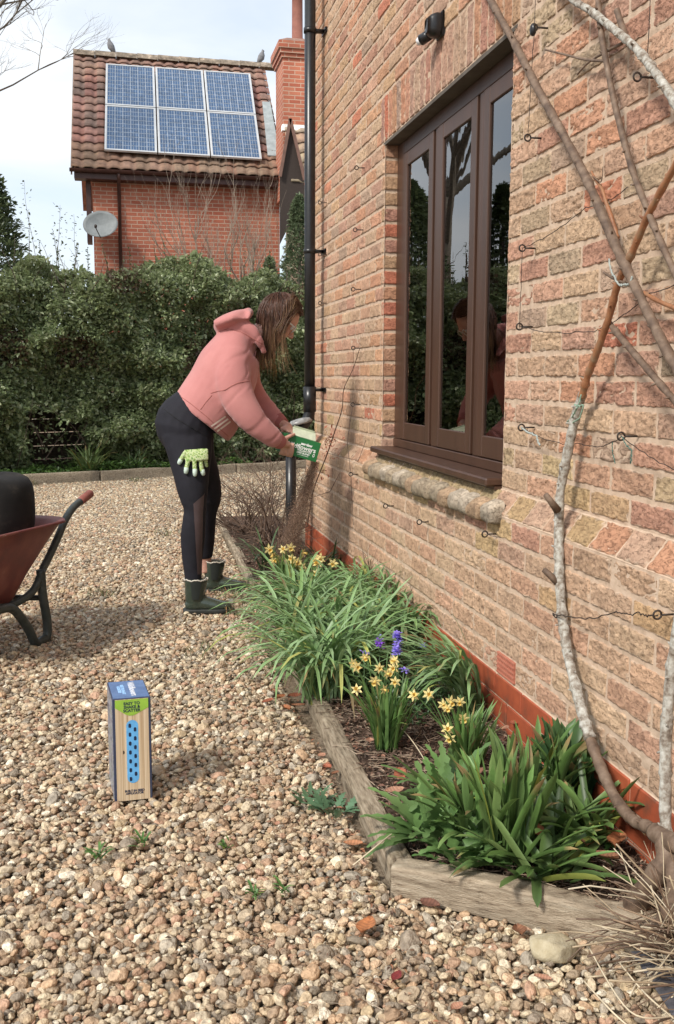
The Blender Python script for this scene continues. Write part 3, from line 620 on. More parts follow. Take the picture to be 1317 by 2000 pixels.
# ------------------------------------------------------------ leaf templates
LV=np.array([(0,0,0),(.30,.26,.05),(.30,0,-.02),(.30,-.26,.05),(.70,.22,.03),(.70,0,-.06),(.70,-.22,.03),(1,0,-.14)]); LF=[(0,2,1),(0,3,2),(1,2,5,4),(2,3,6,5),(4,5,7),(5,6,7)]
M_leaf=pm('hedge_leaf',ONE,8,attr=True,rough=.36,trans=.36,spec=.55)
def leafcols(n,cols,var=.22):
    c=np.array(cols)[RNG.integers(0,len(cols),n)]; return c*RNG.uniform(1-var,1+var,(n,1))
# ------------------------------------------------------------ hedge
HY=lambda x: KBY(x)+.95
nH=120000
x=np.where(RNG.random(nH)<.72,RNG.uniform(-2.3,3.4,nH),RNG.uniform(-7.5,-2.3,nH)); 
zt=2.52+.16*np.sin(x*1.9)+.34*fbm(np.stack([x*2.1,x*0,x*0],-1),50,3)
u=RNG.random(nH); z=.10+u**.92*(zt-.10)
lump=fbm(np.stack([x*1.5,z*1.7,x*0+2],-1),60,3); lump2=vn(np.stack([x*4.5,z*5,x*0+2],-1),66)
prof=.18-.50*np.clip((z-1.9)/.8,0,1)**2-.35*np.clip(.55-z,0,1)
depth=RNG.exponential(.13,nH)
y=HY(x)-.35-prof-.42*lump-.16*lump2+depth
# gaps low down where the fence shows
hole=(z<.75+.25*vn(np.stack([x*2.1,x*0,x*0],-1),71))&(vn(np.stack([x*1.3,x*0+3,x*0],-1),72)>.05)
keep=~(hole&(RNG.random(nH)<.93))
x,y,z,lump,lump2,zt,depth=[q[keep] for q in (x,y,z,lump,lump2,zt,depth)]; n=len(x)
az=-math.pi/2+RNG.normal(0,1.0,n); el=RNG.normal(.15,.6,n)
R=roteul(RNG.normal(0,.7,n),-el,az)
S=RNG.uniform(.036,.078,n)*np.where(depth>.22,1.9,1)
topb=np.clip((z-zt+.7)/.7,0,1)[:,None]
c=leafcols(n,[(.26,.32,.15),(.31,.37,.18),(.19,.24,.11),(.42,.46,.28),(.26,.32,.16)],.45)*(1-topb*.3)+np.array([(.16,.165,.08)])*topb*.5
brown=(vn(np.stack([x*2.2+3,z*2.6,x*0],-1),80)>.38)&(z>1.3)&(RNG.random(n)<.45); c[brown]=np.array([(.14,.095,.06)])*RNG.uniform(.7,1.3,(brown.sum(),1))
hedge=empty('hedge',(0,13,0),'long dense dark green evergreen hedge at the back of the drive','hedge')
scatter('foliage',LV,LF,np.stack([x,y,z],-1),R,S,M_leaf,c,hedge)
b=B(); M_twig=pm('twig_bark',[(.3,(.045,.030,.022)),(.7,(.13,.09,.065))],40,rough=.9,bump=.3)
for i in range(420):
    x0=random.uniform(-4,3.2); yb=float(HY(x0))+random.uniform(-.5,.25); z0=random.uniform(.05,.5) if i<150 else random.uniform(1.2,2.2)
    p=Vector((x0,yb,z0)); pts=[p.copy()]; d=Vector((random.gauss(0,.35),random.gauss(-.15,.35),1)).normalized(); ln=random.uniform(.35,1.0)
    for k in range(5): p=p+d*ln/5; d=(d+Vector((random.gauss(0,.18),random.gauss(0,.18),.05))).normalized(); pts.append(p.copy())
    b.tube(pts,[.008*(1-.8*k/5) for k in range(6)],4)
# upright leafy shoots breaking the top line of the hedge
def shoot(b,leaf,x0,y0,z0,h,lean=0,nl=26,ls=.05):
    p=Vector((x0,y0,z0)); pts=[p.copy()]; d=Vector((lean+random.gauss(0,.08),random.gauss(0,.08),1)).normalized()
    for k in range(8): p=p+d*h/8; d=(d+Vector((random.gauss(0,.05),random.gauss(0,.05),0))).normalized(); pts.append(p.copy())
    b.tube(pts,[.007*(1-.75*k/8) for k in range(9)],4)
    for k in range(nl):
        t=(k+random.random())/nl; q=pts[int(t*7.99)].lerp(pts[int(t*7.99)+1],(t*7.99)%1); leaf.append((q.x,q.y,q.z,random.uniform(.6,1.1)*ls*(1-.4*t)))
lf=[]
for x0,h in ((-1.05,.62),(-.72,.45),(-1.22,.35),(.1,.3),(.45,.35),(.85,.30),(1.2,.28),(1.6,.38),(1.9,.3),(-.4,.25),(2.2,.35),(-1.6,.4),(-.15,.3),(.3,.2),(.6,.45),(1.0,.25),(1.4,.3),(-.55,.3),(-.9,.3),(1.75,.25),(2.05,.4),(.0,.15),(-1.4,.25)): shoot(b,lf,x0,float(HY(x0))+.0,2.4,h+.1)
b.build('branches',M_twig,hedge); A=np.array(lf); n=len(A); scatter('foliage',LV,LF,A[:,:3],roteul(RNG.normal(0,.5,n),RNG.normal(-.4,.4,n),RNG.uniform(0,6.28,n)),A[:,3],M_leaf,leafcols(n,[(.09,.13,.05),(.12,.15,.07)]),hedge)
# dark board fence seen through the gaps of the hedge
M_fence=pm('dark_fence_wood',[(.3,(.03,.022,.015)),(.7,(.075,.055,.038))],9,rough=.9,bump=.5,bs=40,stretch=(1,1,8))
fn=empty('board_fence',(0,13.9,0),'dark horizontal board fence half hidden behind the hedge','fence')
b=B()
for k in range(10):
    b.box((-7.5,-.012,.02+k*.165),(3.6,.012,.02+k*.165+.155),bev=.003,M=Matrix.Translation((0,float(HY(0))+.32,0))@Matrix.Rotation(math.atan(.42),4,'Z'))
b.build('boards',M_fence,fn,smooth=False); b=B()

for k in range(6): b=B(); b.box((-7+k*1.9,.012,0),(-6.9+k*1.9,.11,1.75),M=Matrix.Translation((0,float(HY(0))+.32,0))@Matrix.Rotation(math.atan(.42),4,'Z')); b.build('post',M_fence,fn,smooth=False)
# low green ground cover behind the edging
n=9000; x=RNG.uniform(-3.5,1.6,n); y=KBY(x)+.10+RNG.random(n)**1.2*.75; z=.06+RNG.random(n)*.13*(.6+.6*vn(np.stack([x*3,y*3,x*0],-1),90)); 
o=scatter('ground_cover',LV,LF,np.stack([x,y,z],-1),roteul(RNG.normal(0,.4,n),RNG.normal(-.1,.4,n),RNG.uniform(0,6.28,n)),RNG.uniform(.025,.05,n),M_leaf,leafcols(n,[(.10,.19,.04),(.13,.22,.05),(.08,.15,.04)])); tag(o,'low bright green ground cover between timber edging and hedge','ground cover',kind='stuff')
X,Y=np.meshgrid(np.linspace(-7,3.3,60),np.linspace(0,3.2,12),indexing='ij'); Y=Y+KBY(X)+.05; Z=.05+.02*vn(np.stack([X*3,Y*3,X*0],-1),4)
idx=np.arange(X.size).reshape(X.shape); F=np.stack([idx[:-1,:-1],idx[1:,:-1],idx[1:,1:],idx[:-1,1:]],-1).reshape(-1,4)
g=mesh('hedge_soil',np.stack([X,Y,Z],-1).reshape(-1,3),F,M_soil); tag(g,kind='structure')
M_blade=pm('strap_leaf',ONE,12,attr=True,rough=.4,trans=.22,spec=.4)
def tuft(name,pos,n,L,w,label,cat,cols,group=None,e0=1.3,e1=-.3,spread=.05,azr=(0,6.283),lv=.3,fold=.25,tw=.3,mat=None,segs=7):
    o=empty(name,pos,label,cat,group); b=B(); p=Vector(pos)
    for i in range(n):
        az=random.uniform(*azr); r=spread*math.sqrt(random.random()); a2=random.uniform(0,6.283); k=random.uniform(1-lv,1+lv)
        c=np.array(random.choice(cols))*random.uniform(.75,1.25)
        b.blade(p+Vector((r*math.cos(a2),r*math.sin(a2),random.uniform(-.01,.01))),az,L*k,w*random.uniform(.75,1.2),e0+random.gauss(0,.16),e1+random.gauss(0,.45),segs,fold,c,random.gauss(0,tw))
    b.build('leaves',mat or M_blade,o); return o
tuft('spiky_plant',(-.42,float(KBY(-.42))+.22,.05),60,.42,.018,'spiky pale green grassy plant at the foot of the hedge','plant',[(.16,.22,.08),(.12,.18,.06)],e0=1.1,e1=.1,spread=.08)
tuft('spiky_plant',(.10,float(KBY(.1))+.22,.05),40,.36,.016,'smaller spiky plant beside the person under the hedge','plant',[(.14,.20,.08),(.10,.16,.06)],e0=1.1,e1=.1,spread=.07)
# ------------------------------------------------------------ the far house
FH=empty('far_house',(1.1,20,0),'red brick house with tiled roof and solar panels beyond the hedge','house')
EY,EZ,RY,RZ=20.0,5.06,22.85,7.90
M_tile=pm('roof_tile',[(.25,(.55,.55,.5)),(.5,(1,1,1)),(.72,(1.35,1.35,1.2))],7,detail=8,attr=True,rough=.9,bump=.5,bs=60,bd=.01)
def pantiles(name,P0,U,V,width,length,parent,gauge=.272,pitch_=.24,cols=None,seed=0,amp=.024):
    """P0 = eaves corner, U along the eaves, V up the slope"""
    U=Vector(U).normalized(); V=Vector(V).normalized(); N=U.cross(V); 
    if N.z<0: N=-N
    nu=int(width/.03); rows=int(math.ceil(length/gauge)); VV=[];C=[];F=[]
    us=[width*i/nu for i in range(nu+1)]
    cols=cols or [(.23,.115,.095),(.26,.125,.10),(.20,.11,.09),(.28,.15,.125),(.18,.12,.10),(.25,.15,.12)]
    for r in range(rows):
        v0=r*gauge; v1=min(length,v0+gauge+.02)
        for (v,lift) in ((v0,.032),(v0+.002,.052),(v0+gauge*.5,.034),(v1,.012)):
            for u in us:
                ph=(u/pitch_)%1; wv=amp*(math.sin(ph*2*math.pi)*.7+.3*math.cos(ph*4*math.pi)); ti=int(u/pitch_)
                jit=(((ti*73+r*151+seed*31)%17)/17-.5)*.012
                q=Vector(P0)+U*u+V*(v+jit)+N*(wv+lift); VV.append(q[:])
                k=(ti*7+r*13+((ti*ti+r*5)%11)+seed)%len(cols); c=np.array(cols[k])
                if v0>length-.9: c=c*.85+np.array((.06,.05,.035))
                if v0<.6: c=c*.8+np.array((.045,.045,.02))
                C.append(c)
        base=r*4*(nu+1)
        for j in range(3):
            for i in range(nu): a=base+j*(nu+1)+i; F.append((a,a+1,a+nu+2,a+nu+1))
    b=B(); b.add(VV,F,np.array(C)); return b.build(name,M_tile,parent)
XL,XR=-.80,3.15
SL=math.hypot(RY-EY,RZ-EZ)
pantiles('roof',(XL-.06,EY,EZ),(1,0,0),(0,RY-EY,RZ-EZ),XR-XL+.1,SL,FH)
b=B(); 
b.add([(XL-.06,RY,RZ),(XR,RY,RZ),(XR,RY+2.8,EZ+.1),(XL-.06,RY+2.8,EZ+.1)],[(0,1,2,3)],(.27,.13,.09)); b.add([(XL-.05,EY+.02,EZ-.03),(XR,EY+.02,EZ-.03),(XR,RY,RZ-.05),(XL-.05,RY,RZ-.05)],[(0,1,2,3)],(.2,.1,.07)); b.build('roof_back',M_tile,FH,smooth=False)
b=B(); x=XL-.08; i=0
while x<XR:
    pts=[]; n=7; V=[];w=.44
    for q in (x+.004,x+w):
        for j in range(n): a=math.pi*j/(n-1); V.append((q,RY+.13*math.cos(a),RZ+.0+.13*math.sin(a)+(.012 if q<x+.1 else 0)))
    k=random.uniform(.7,1.1); b.add(V,[(j,j+1,n+j+1,n+j) for j in range(n-1)],(.30*k,.24*k,.19*k)); x+=w; i+=1
b.build('ridge_tiles',pm('ridge_tile',[(.3,(.35,.35,.33)),(.55,(1,1,.95)),(.7,(2.0,2.0,1.9))],11,detail=8,attr=True,rough=.95),FH)
M_fb=bpy.data.materials.new('far_brick'); M_fb.use_nodes=True; t=M_fb.node_tree; n=t.nodes; l=t.links.new; p=n['Principled BSDF']; p.inputs['Roughness'].default_value=.9
tcn=n.new('ShaderNodeTexCoord'); sx=n.new('ShaderNodeSeparateXYZ'); cx=n.new('ShaderNodeCombineXYZ'); am=n.new('ShaderNodeMath'); l(tcn.outputs['Object'],sx.inputs[0]); l(sx.outputs['X'],am.inputs[0]); l(sx.outputs['Y'],am.inputs[1]); l(am.outputs[0],cx.inputs['X']); l(sx.outputs['Z'],cx.inputs['Y'])
bk=n.new('ShaderNodeTexBrick'); bk.inputs['Scale'].default_value=1; bk.inputs['Brick Width'].default_value=.225; bk.inputs['Row Height'].default_value=.075; bk.inputs['Mortar Size'].default_value=.009; bk.inputs['Mortar Smooth'].default_value=.3; bk.inputs['Bias'].default_value=-.1
bk.inputs['Color1'].default_value=(.42,.125,.075,1); bk.inputs['Color2'].default_value=(.52,.19,.115,1); bk.inputs['Mortar'].default_value=(.55,.38,.29,1)
l(cx.outputs[0],bk.inputs['Vector']); no=n.new('ShaderNodeTexNoise'); no.inputs['Scale'].default_value=1.5; no.inputs['Detail'].default_value=8; l(tcn.outputs['Object'],no.inputs['Vector']); r=n.new('ShaderNodeValToRGB'); r.color_ramp.elements[0].position=.3; r.color_ramp.elements[0].color=(.72,.7,.68,1); r.color_ramp.elements[1].position=.7; r.color_ramp.elements[1].color=(1.15,1.12,1.08,1); l(no.outputs['Fac'],r.inputs[0])
mm=n.new('ShaderNodeMix'); mm.data_type='RGBA'; mm.blend_type='MULTIPLY'; mm.inputs['Factor'].default_value=1; l(bk.outputs['Color'],mm.inputs['A']); l(r.outputs[0],mm.inputs['B']); l(mm.outputs['Result'],p.inputs['Base Color'])
bp=n.new('ShaderNodeBump'); bp.inputs['Strength'].default_value=.5; bp.inputs['Distance'].default_value=.01; bp.invert=True; l(bk.outputs['Fac'],bp.inputs['Height']); l(bp.outputs[0],p.inputs['Normal'])
WXL,WXR,WY=-.50,3.12,EY+.32
b=B(); b.box((WXL,WY,0),(WXR,RY+2.4,EZ-.12)); b.add([(WXL,WY,EZ-.12),(WXL,RY,RZ-.08),(WXL,RY+2.5,EZ+.1)],[(0,1,2)]); b.build('wall',M_fb,FH,smooth=False)
M_brn=pm('brown_fascia',[(.3,(.05,.02,.015)),(.7,(.09,.035,.025))],8,rough=.5)
b=B(); b.box((XL-.02,EY+.02,EZ-.17),(XR,EY+.05,EZ+.0)); b.box((XL-.02,EY+.05,EZ-.17),(XR,WY-.001,EZ-.15)); b.build('fascia',M_brn,FH,smooth=False)
b=B(); n=7; V=[]
for q in (XL-.1,XR-.02):
    for j in range(n): a=math.pi+math.pi*j/(n-1); V.append((q,EY-.035+.06*math.cos(a),EZ-.01+.06*math.sin(a)))
b.add(V,[(j,j+1,n+j+1,n+j) for j in range(n-1)]); b.build('gutter',M_brn,FH)
b=B(); bx=W(232,340,EY+.25).x; b.tube([(bx,EY-.03,EZ-.06),(bx,EY+.03,EZ-.16),(bx,EY+.26,EZ-.30),(bx,EY+.27,0)],.034,10); b.build('drainpipe',M_brn,FH)
b=B(); b.box((XL-.075,EY-.02,0),(XL-.055,EY+.02,.01)); 
b=B()
for s_ in (0,):
    a=Vector((XL-.08,EY,EZ-.02)); c_=Vector((XL-.08,RY,RZ+.02)); b.add([(a.x,a.y,a.z-.10),(c_.x,c_.y,c_.z-.10),(c_.x,c_.y,c_.z+.02),(a.x,a.y,a.z+.04),(a.x+.03,a.y,a.z-.10),(c_.x+.03,c_.y,c_.z-.10),(c_.x+.03,c_.y,c_.z+.02),(a.x+.03,a.y,a.z+.04)],[(0,1,2,3),(7,6,5,4),(0,4,5,1),(3,2,6,7),(0,3,7,4),(1,5,6,2)],(.3,.22,.18))
b.build('verge',M_tile,FH,smooth=False)
# dark end board at the left wall corner
b=B(); b.box((WXL-.12,WY-.03,EZ-.16-1.15),(WXL-.03,WY+.35,EZ-.171)); b.build('corner_board',M_brn,FH,smooth=False)
# chimney with its corbelled cap
b=B(); cxl,cyl=W(553,150,19.4).x,19.4
b.box((cxl,cyl,4.6),(cxl+.86,cyl+.9,7.12),c=(1,1,1))
for k,(o_,z0,z1) in enumerate(((.03,7.12,7.19),(.06,7.19,7.27),(.09,7.27,7.40))): b.box((cxl-o_,cyl-o_,z0+.0005*k),(cxl+.86+o_,cyl+.9+o_,z1))
ch=b.build('chimney',M_fb,FH,smooth=False)
b=B(); 
V=[(cxl-.09,cyl-.09,7.4005),(cxl+.95,cyl-.09,7.4005),(cxl+.95,cyl+.99,7.4005),(cxl-.09,cyl+.99,7.4005),(cxl+.1,cyl+.15,7.52),(cxl+.76,cyl+.15,7.52),(cxl+.76,cyl+.75,7.52),(cxl+.1,cyl+.75,7.52)]
b.add(V,[(0,1,5,4),(1,2,6,5),(2,3,7,6),(3,0,4,7),(4,5,6,7)],(.8,.75,.7)); b.build('chimney_cap',pm('old_mortar',[(.3,(.16,.09,.07)),(.7,(.40,.24,.18))],9,rough=.95),FH,smooth=False)
b=B(); px_=W(581,30,19.7).x; b.tube([(px_,19.7,7.48),(px_,19.7,7.55),(px_,19.7,7.56),(px_,19.7,8.6),(px_,19.7,8.61),(px_,19.7,8.72)],[.13,.13,.105,.10,.125,.125],16); b.build('chimney_pot',pm('clay_pot',[(.3,(.20,.075,.055)),(.7,(.30,.12,.085))],5,rough=.8),FH)
# gable of the side wing in front of the chimney
gxm=W(567,228,18.6); gy=18.6; gz=gxm.z; hw=1.55; gd=2.2
M_vd=flat('gable_void_shade',(.045,.032,.026),.9)
def board(a,c_,w,th,b,col=None):
    a=Vector(a); c_=Vector(c_); d=(c_-a).normalized(); s=Vector((0,1,0)); n_=d.cross(s)
    V=[]
    for q in (a,c_):
        for (i,j) in ((0,0),(1,0),(1,1),(0,1)): V.append(q+n_*w*(i-.5)+s*th*j)
    b.add([tuple(v) for v in V],[(0,1,2,3),(7,6,5,4),(0,4,5,1),(1,5,6,2),(2,6,7,3),(3,7,4,0)],col)
pA=W(567,232,gy); pB=W(547,345,gy); pC=W(595,352,gy)
pantiles('wing_roof',(pA.x+.02,gy+.06,pC.z-.05),(1,0,0),(0,.75,pA.z-pC.z+.05),1.6,math.hypot(.75,pA.z-pC.z+.05),FH,cols=[(.34,.21,.15),(.38,.25,.18),(.30,.21,.15),(.36,.28,.21)],gauge=.25,pitch_=.3,seed=3)
b=B(); b.box((pA.x-.02,gy+.78,pA.z-.02),(pA.x+1.6,gy+.92,pA.z+.09)); b.build('wing_ridge',M_tile,FH,smooth=False)
for (a_,c_) in ((pA,pB),(pA,pC)):
    b=B(); board((a_.x,gy-.03,a_.z),(c_.x,gy-.03,c_.z),.055,.03,b); b.build('bargeboard',pm('pale_brown_board',[(.3,(.14,.075,.055)),(.7,(.22,.12,.09))],8,rough=.7),FH,smooth=False)
b=B(); b.add([(pA.x,gy+.04,pA.z),(pB.x,gy+.04,pB.z),(pB.x,gy+.04,pB.z-1.2),(pC.x,gy+.04,pC.z-.25),(pC.x,gy+.04,pC.z)],[(0,1,2,3,4)]); b.build('wing_gable',M_vd,FH,smooth=False)  # dark sheet standing in for the shade inside the open gable
b=B(); b.box((gxm.x-.05,gy+.12,0),(gxm.x+1.6,gy+.2,pC.z-.06)); b.build('wing_wall',pm('buff_wall',[(.3,(.34,.24,.17)),(.7,(.45,.33,.24))],3,rough=.95),FH,smooth=False)
f0=W(538,252,EY+1.0); b=B(); zf=EZ+.5; yf=EY+(zf-EZ)*(RY-EY)/(RZ-EZ)-.085
b.add([(2.90,yf,zf),(3.15,yf,zf),(3.15,yf+1.35,zf+1.37),(2.98,yf+1.35,zf+1.37),(2.90,yf+.02,zf-.03),(3.15,yf+.02,zf-.03)],[(0,1,2,3),(4,5,1,0)])
for i in range(0):
    zf=EZ+.55+i*.26; yf=EY+(zf-EZ)*(RY-EY)/(RZ-EZ)-.09; b.box((2.93+.02*(i%2)-.06*i*.3,yf,zf-.02),(3.13,yf+.09,zf+.22),c=(1,1,1))
b.build('lead_flashing',pm('lead_grey',[(.3,(.25,.28,.28)),(.7,(.42,.46,.46))],6,rough=.6),FH,smooth=False)
# solar panels
M_cell=bpy.data.materials.new('solar_cells'); M_cell.use_nodes=True; t=M_cell.node_tree; n=t.nodes; l=t.links.new; p=n['Principled BSDF']; p.inputs['Roughness'].default_value=.12; p.inputs['Specular IOR Level'].default_value=.6
at=n.new('ShaderNodeAttribute'); at.attribute_name='col'; tcn=n.new('ShaderNodeTexCoord'); no=n.new('ShaderNodeTexVoronoi'); no.inputs['Scale'].default_value=26; l(tcn.outputs['Object'],no.inputs['Vector']); mr=n.new('ShaderNodeMapRange'); mr.inputs['To Min'].default_value=.75; mr.inputs['To Max'].default_value=1.3; l(no.outputs['Color'],mr.inputs[0]); mm=n.new('ShaderNodeMix'); mm.data_type='RGBA'; mm.blend_type='MULTIPLY'; mm.inputs['Factor'].default_value=1; l(at.outputs['Color'],mm.inputs['A']); l(mr.outputs[0],mm.inputs['B']); l(mm.outputs['Result'],p.inputs['Base Color'])
M_alu=pm('aluminium_frame',[(.3,(.55,.56,.56)),(.7,(.68,.69,.69))],5,rough=.4,metal=.3)
sv=Vector((0,RY-EY,RZ-EZ)).normalized(); sn=Vector((0,-sv.z,sv.y)); 
s0=W(203,291,EY+.55); 
# slope frame: origin at the lower left corner of the array
def onroof(x,y):   # intersection of the sight line with the plane above the tiles
    d=fw+r1*((x-658.5)/FPX)-u1*((y-1000)/FPX); P0=Vector((0,EY,EZ))+sn*.16; C0=Vector((0,0,H)); return C0+d*((P0-C0).dot(sn)/d.dot(sn))
LL=onroof(203,292); LR=onroof(513,311); UL=onroof(206,123); UR=onroof(490,143)
for r_ in range(2):
    for c_ in range(3):
        pos=['lower','upper'][r_]+' '+['left','middle','right'][c_]
        pw=.001; a0,a1=c_/3+.004,(c_+1)/3-.004; b0,b1=r_/2+.004,(r_+1)/2-.004
        def bl(u,v): return (LL.lerp(LR,u)).lerp(UL.lerp(UR,u),v)
        o=empty('solar_panel',tuple(bl(a0,b0)),pos+' blue solar panel of the six on the tiled roof','solar panel','solar panels on the far roof')
        b=B(); K=[bl(a0,b0),bl(a1,b0),bl(a1,b1),bl(a0,b1)]
        uu=(K[1]-K[0]).normalized(); vv=(K[3]-K[0]).normalized()
        fwid=.038
        inn=[K[0]+uu*fwid+vv*fwid,K[1]-uu*fwid+vv*fwid,K[2]-uu*fwid-vv*fwid,K[3]+uu*fwid-vv*fwid]
        V=[tuple(q) for q in K]+[tuple(q) for q in inn]+[tuple(q-sn*.04) for q in K]+[tuple(q-sn*.01) for q in inn]
        F=[(i,(i+1)%4,4+(i+1)%4,4+i) for i in range(4)]+[(8+i,8+(i+1)%4,(i+1)%4,i) for i in range(4)]+[(4+i,4+(i+1)%4,12+(i+1)%4,12+i) for i in range(4)]+[(8,9,10,11)[::-1]]
        b.add(V,F); b.build('frame',M_alu,o,smooth=False)
        b=B(); nx,ny=6,10
        def il(u,v): return (inn[0].lerp(inn[1],u)).lerp(inn[3].lerp(inn[2],u),v)-sn*.008
        b.add([tuple(il(u,v)-sn*.003) for u,v in ((0,0),(1,0),(1,1),(0,1))],[(0,1,2,3)],(.26,.30,.36))
        for i in range(nx):
            for j in range(ny):
                g_=.07; k=random.uniform(.9,1.15); gl_=[i+g_,i+1-g_,j+g_,j+1-g_]
                b.add([tuple(il(u/nx,v/ny)) for u,v in ((gl_[0],gl_[2]),(gl_[1],gl_[2]),(gl_[1],gl_[3]),(gl_[0],gl_[3]))],[(0,1,2,3)],(.035*k,.080*k,.165*k))
        for i in range(nx):
            for w_ in (.33,.67):
                u=(i+w_)/nx; b.add([tuple(il(u-.003,0)+sn*.001),tuple(il(u+.003,0)+sn*.001),tuple(il(u+.003,1)+sn*.001),tuple(il(u-.003,1)+sn*.001)],[(0,1,2,3)],(.36,.40,.44))
        b.build('cells',M_cell,o,smooth=False)
# satellite dish
dc=W(198,440,EY+.05); d_=empty('satellite_dish',tuple(dc),'grey satellite dish on the left corner of the far house','satellite dish')
b=B(); V=[];n=28; ax=Vector((-.25,-1,.28)).normalized(); e1=ax.cross(Vector((0,0,1))).normalized(); e2=e1.cross(ax)
for sgn in (0,.008):
    for i in range(7):
        r_=.335*i/6+.0001
        for j in range(n): a=2*math.pi*j/n; V.append(tuple(dc+(e1*math.cos(a)*r_+e2*math.sin(a)*r_*.78)+ax*(r_*r_*.55-sgn)))
F=[(i*n+j,i*n+(j+1)%n,(i+1)*n+(j+1)%n,(i+1)*n+j) for i in range(6) for j in range(n)]+[(7*n+i*n+j,7*n+(i+1)*n+j,7*n+(i+1)*n+(j+1)%n,7*n+i*n+(j+1)%n) for i in range(6) for j in range(n)]+[(6*n+j,6*n+(j+1)%n,13*n+(j+1)%n,13*n+j) for j in range(n)]
b.add(V,F); b.build('dish',pm('dish_grey',[(.3,(.20,.22,.22)),(.7,(.32,.34,.34))],6,rough=.6),d_)
b=B(); b.tube([dc-e2*.25,dc-e2*.2+ax*.36],.009,6); b.tube([dc-e2*.2+ax*.36,dc-e2*.15+ax*.36],.025,8); b.build('feed_arm',M_iron,d_); b=B(); b.tube([dc-ax*.02,dc+Vector((.05,.2,-.1)),(dc.x+.06,WY-.001,dc.z-.15)],.02,8); b.build('wall_bracket',M_iron,d_)
# pigeons on the ridge
def pigeon(x,y,label,face):
    p=W(x,y,RY); p.z=RZ+.10; o=empty('pigeon',tuple(p),label,'bird','pigeons on the far roof ridge'); b=B()
    pts=[(-.13,-.03),(-.07,.03),(-.01,.10),(.02,.165),(.035,.215),(.05,.25),(.09,.24)]; rd=[.012,.050,.075,.062,.036,.036,.006]
    b.tube([(p.x+q*face*.75,p.y,p.z+.03+h_*1.0) for q,h_ in pts],rd,10); b.tube([(p.x-.0,p.y-.02,p.z),(p.x,p.y-.02,p.z+.08)],.006,5); b.tube([(p.x,p.y+.02,p.z),(p.x,p.y+.02,p.z+.08)],.006,5)
    b.build('body',pm('feathers',[(.3,(.12,.12,.13)),(.7,(.26,.26,.27))],20,rough=.8),o)
pigeon(217,108,'grey pigeon above the left solar panels on the ridge',-1); pigeon(511,132,'grey pigeon near the right end of the ridge by the chimney',1)
# ------------------------------------------------------------ trees
M_bark=pm('bare_bark',[(.3,(.10,.085,.065)),(.7,(.24,.20,.155))],30,rough=.95,bump=.4)
def grow(b,p,d,L,r,lv,sp=.5,up=.15,kids=(2,4),segs=4,sides=5):
    pts=[p.copy()]; q=p.copy(); dd=d.copy(); dirs=[]
    for k in range(segs):
        q=q+dd*(L/segs); dd=(dd+Vector((random.gauss(0,.13),random.gauss(0,.13),random.gauss(up*.3,.10)))).normalized(); pts.append(q.copy()); dirs.append(dd.copy())
    b.tube(pts,[r*(1-.45*k/segs) for k in range(segs+1)],max(3,sides),cap=False)
    if lv<=0: return
    for c in range(random.randint(*kids)):
        k=random.randint(max(1,segs//2),segs); nd=(dirs[k-1]+Vector((random.gauss(0,sp),random.gauss(0,sp),random.gauss(up,sp*.6)))).normalized()
        grow(b,pts[k],nd,L*random.uniform(.58,.85),r*.52,lv-1,sp,up,kids,segs,sides-1)
def tree(name,pos,label,h,lv,seed,lean=(0,0,1),r=.14,limbs=5,**k):
    random.seed(seed); o=empty(name,pos,label,'tree'); b=B(); p=Vector(pos); pts=[p+Vector(lean)*h*.45*i/5+Vector((random.gauss(0,.03),random.gauss(0,.03),0)) for i in range(6)]
    b.tube(pts,[r*(1-.09*i) for i in range(6)],10); b.build('trunk',M_bark,o)
    b=B()
    for i in range(limbs):
        q=pts[random.randint(3,5)]; a=2*math.pi*i/limbs+random.random(); grow(b,q,Vector((math.cos(a)*.6,math.sin(a)*.6,random.uniform(.5,1))).normalized(),h*.24,r*.42,lv,**k)
    b.build('crown',M_bark,o); return o
# evergreen conifer far left, and feathery evergreen by the wing
def conifer(name,pos,label,h,rad,n,cols,ls=.09):
    o=empty(name,pos,label,'tree'); b=B(); p=Vector(pos); b.tube([p,p+Vector((0,0,h*.9))],[.09,.02],8); b.build('trunk',M_bark,o)
    t=RNG.random(n)**.8; zz_=h*(.06+.94*t); rr=rad*(1-t)**.7*(1+.35*vn(np.stack([np.cos(t*40)*2,zz_*2.2,t*9],-1),5)); a=RNG.uniform(0,6.283,n); lum=fbm(np.stack([np.cos(a)*1.8,np.sin(a)*1.8,zz_*1.7],-1),95,3); rr=rr*(1+.45*lum); q=RNG.random(n)**.35
    P=np.stack([pos[0]+rr*q*np.cos(a),pos[1]+rr*q*np.sin(a),pos[2]+zz_],-1)
    scatter('crown',LV*np.array([1,.8,1]),LF,P,roteul(RNG.normal(0,.6,n),RNG.normal(-.35,.5,n),a+RNG.normal(0,.6,n)),RNG.uniform(.6,1.2,n)*ls,M_leaf,leafcols(n,cols,.3),o); return o
conifer('evergreen_tree',(-4.1,17.5,0),'unseen dense evergreen added at left to darken the window reflection',4.6,1.1,8000,[(.055,.075,.030),(.075,.095,.040)],.12)  # out of view, added to darken what the window panes reflect
tree('bare_tree',(-3.7,19.5,0),'leafless pale tree whose twigs reach in at the top left',10.5,6,5,r=.22,limbs=7,sp=.45,up=.10,kids=(2,4))
tree('bare_tree',(-11,16,0),'leafless tree standing far left outside the drive',9,5,8,r=.2,limbs=7)
tree('bare_tree',(-15,9,0),'leafless tree across the road at the left',10,5,9,r=.22,limbs=7)
random.seed(21)
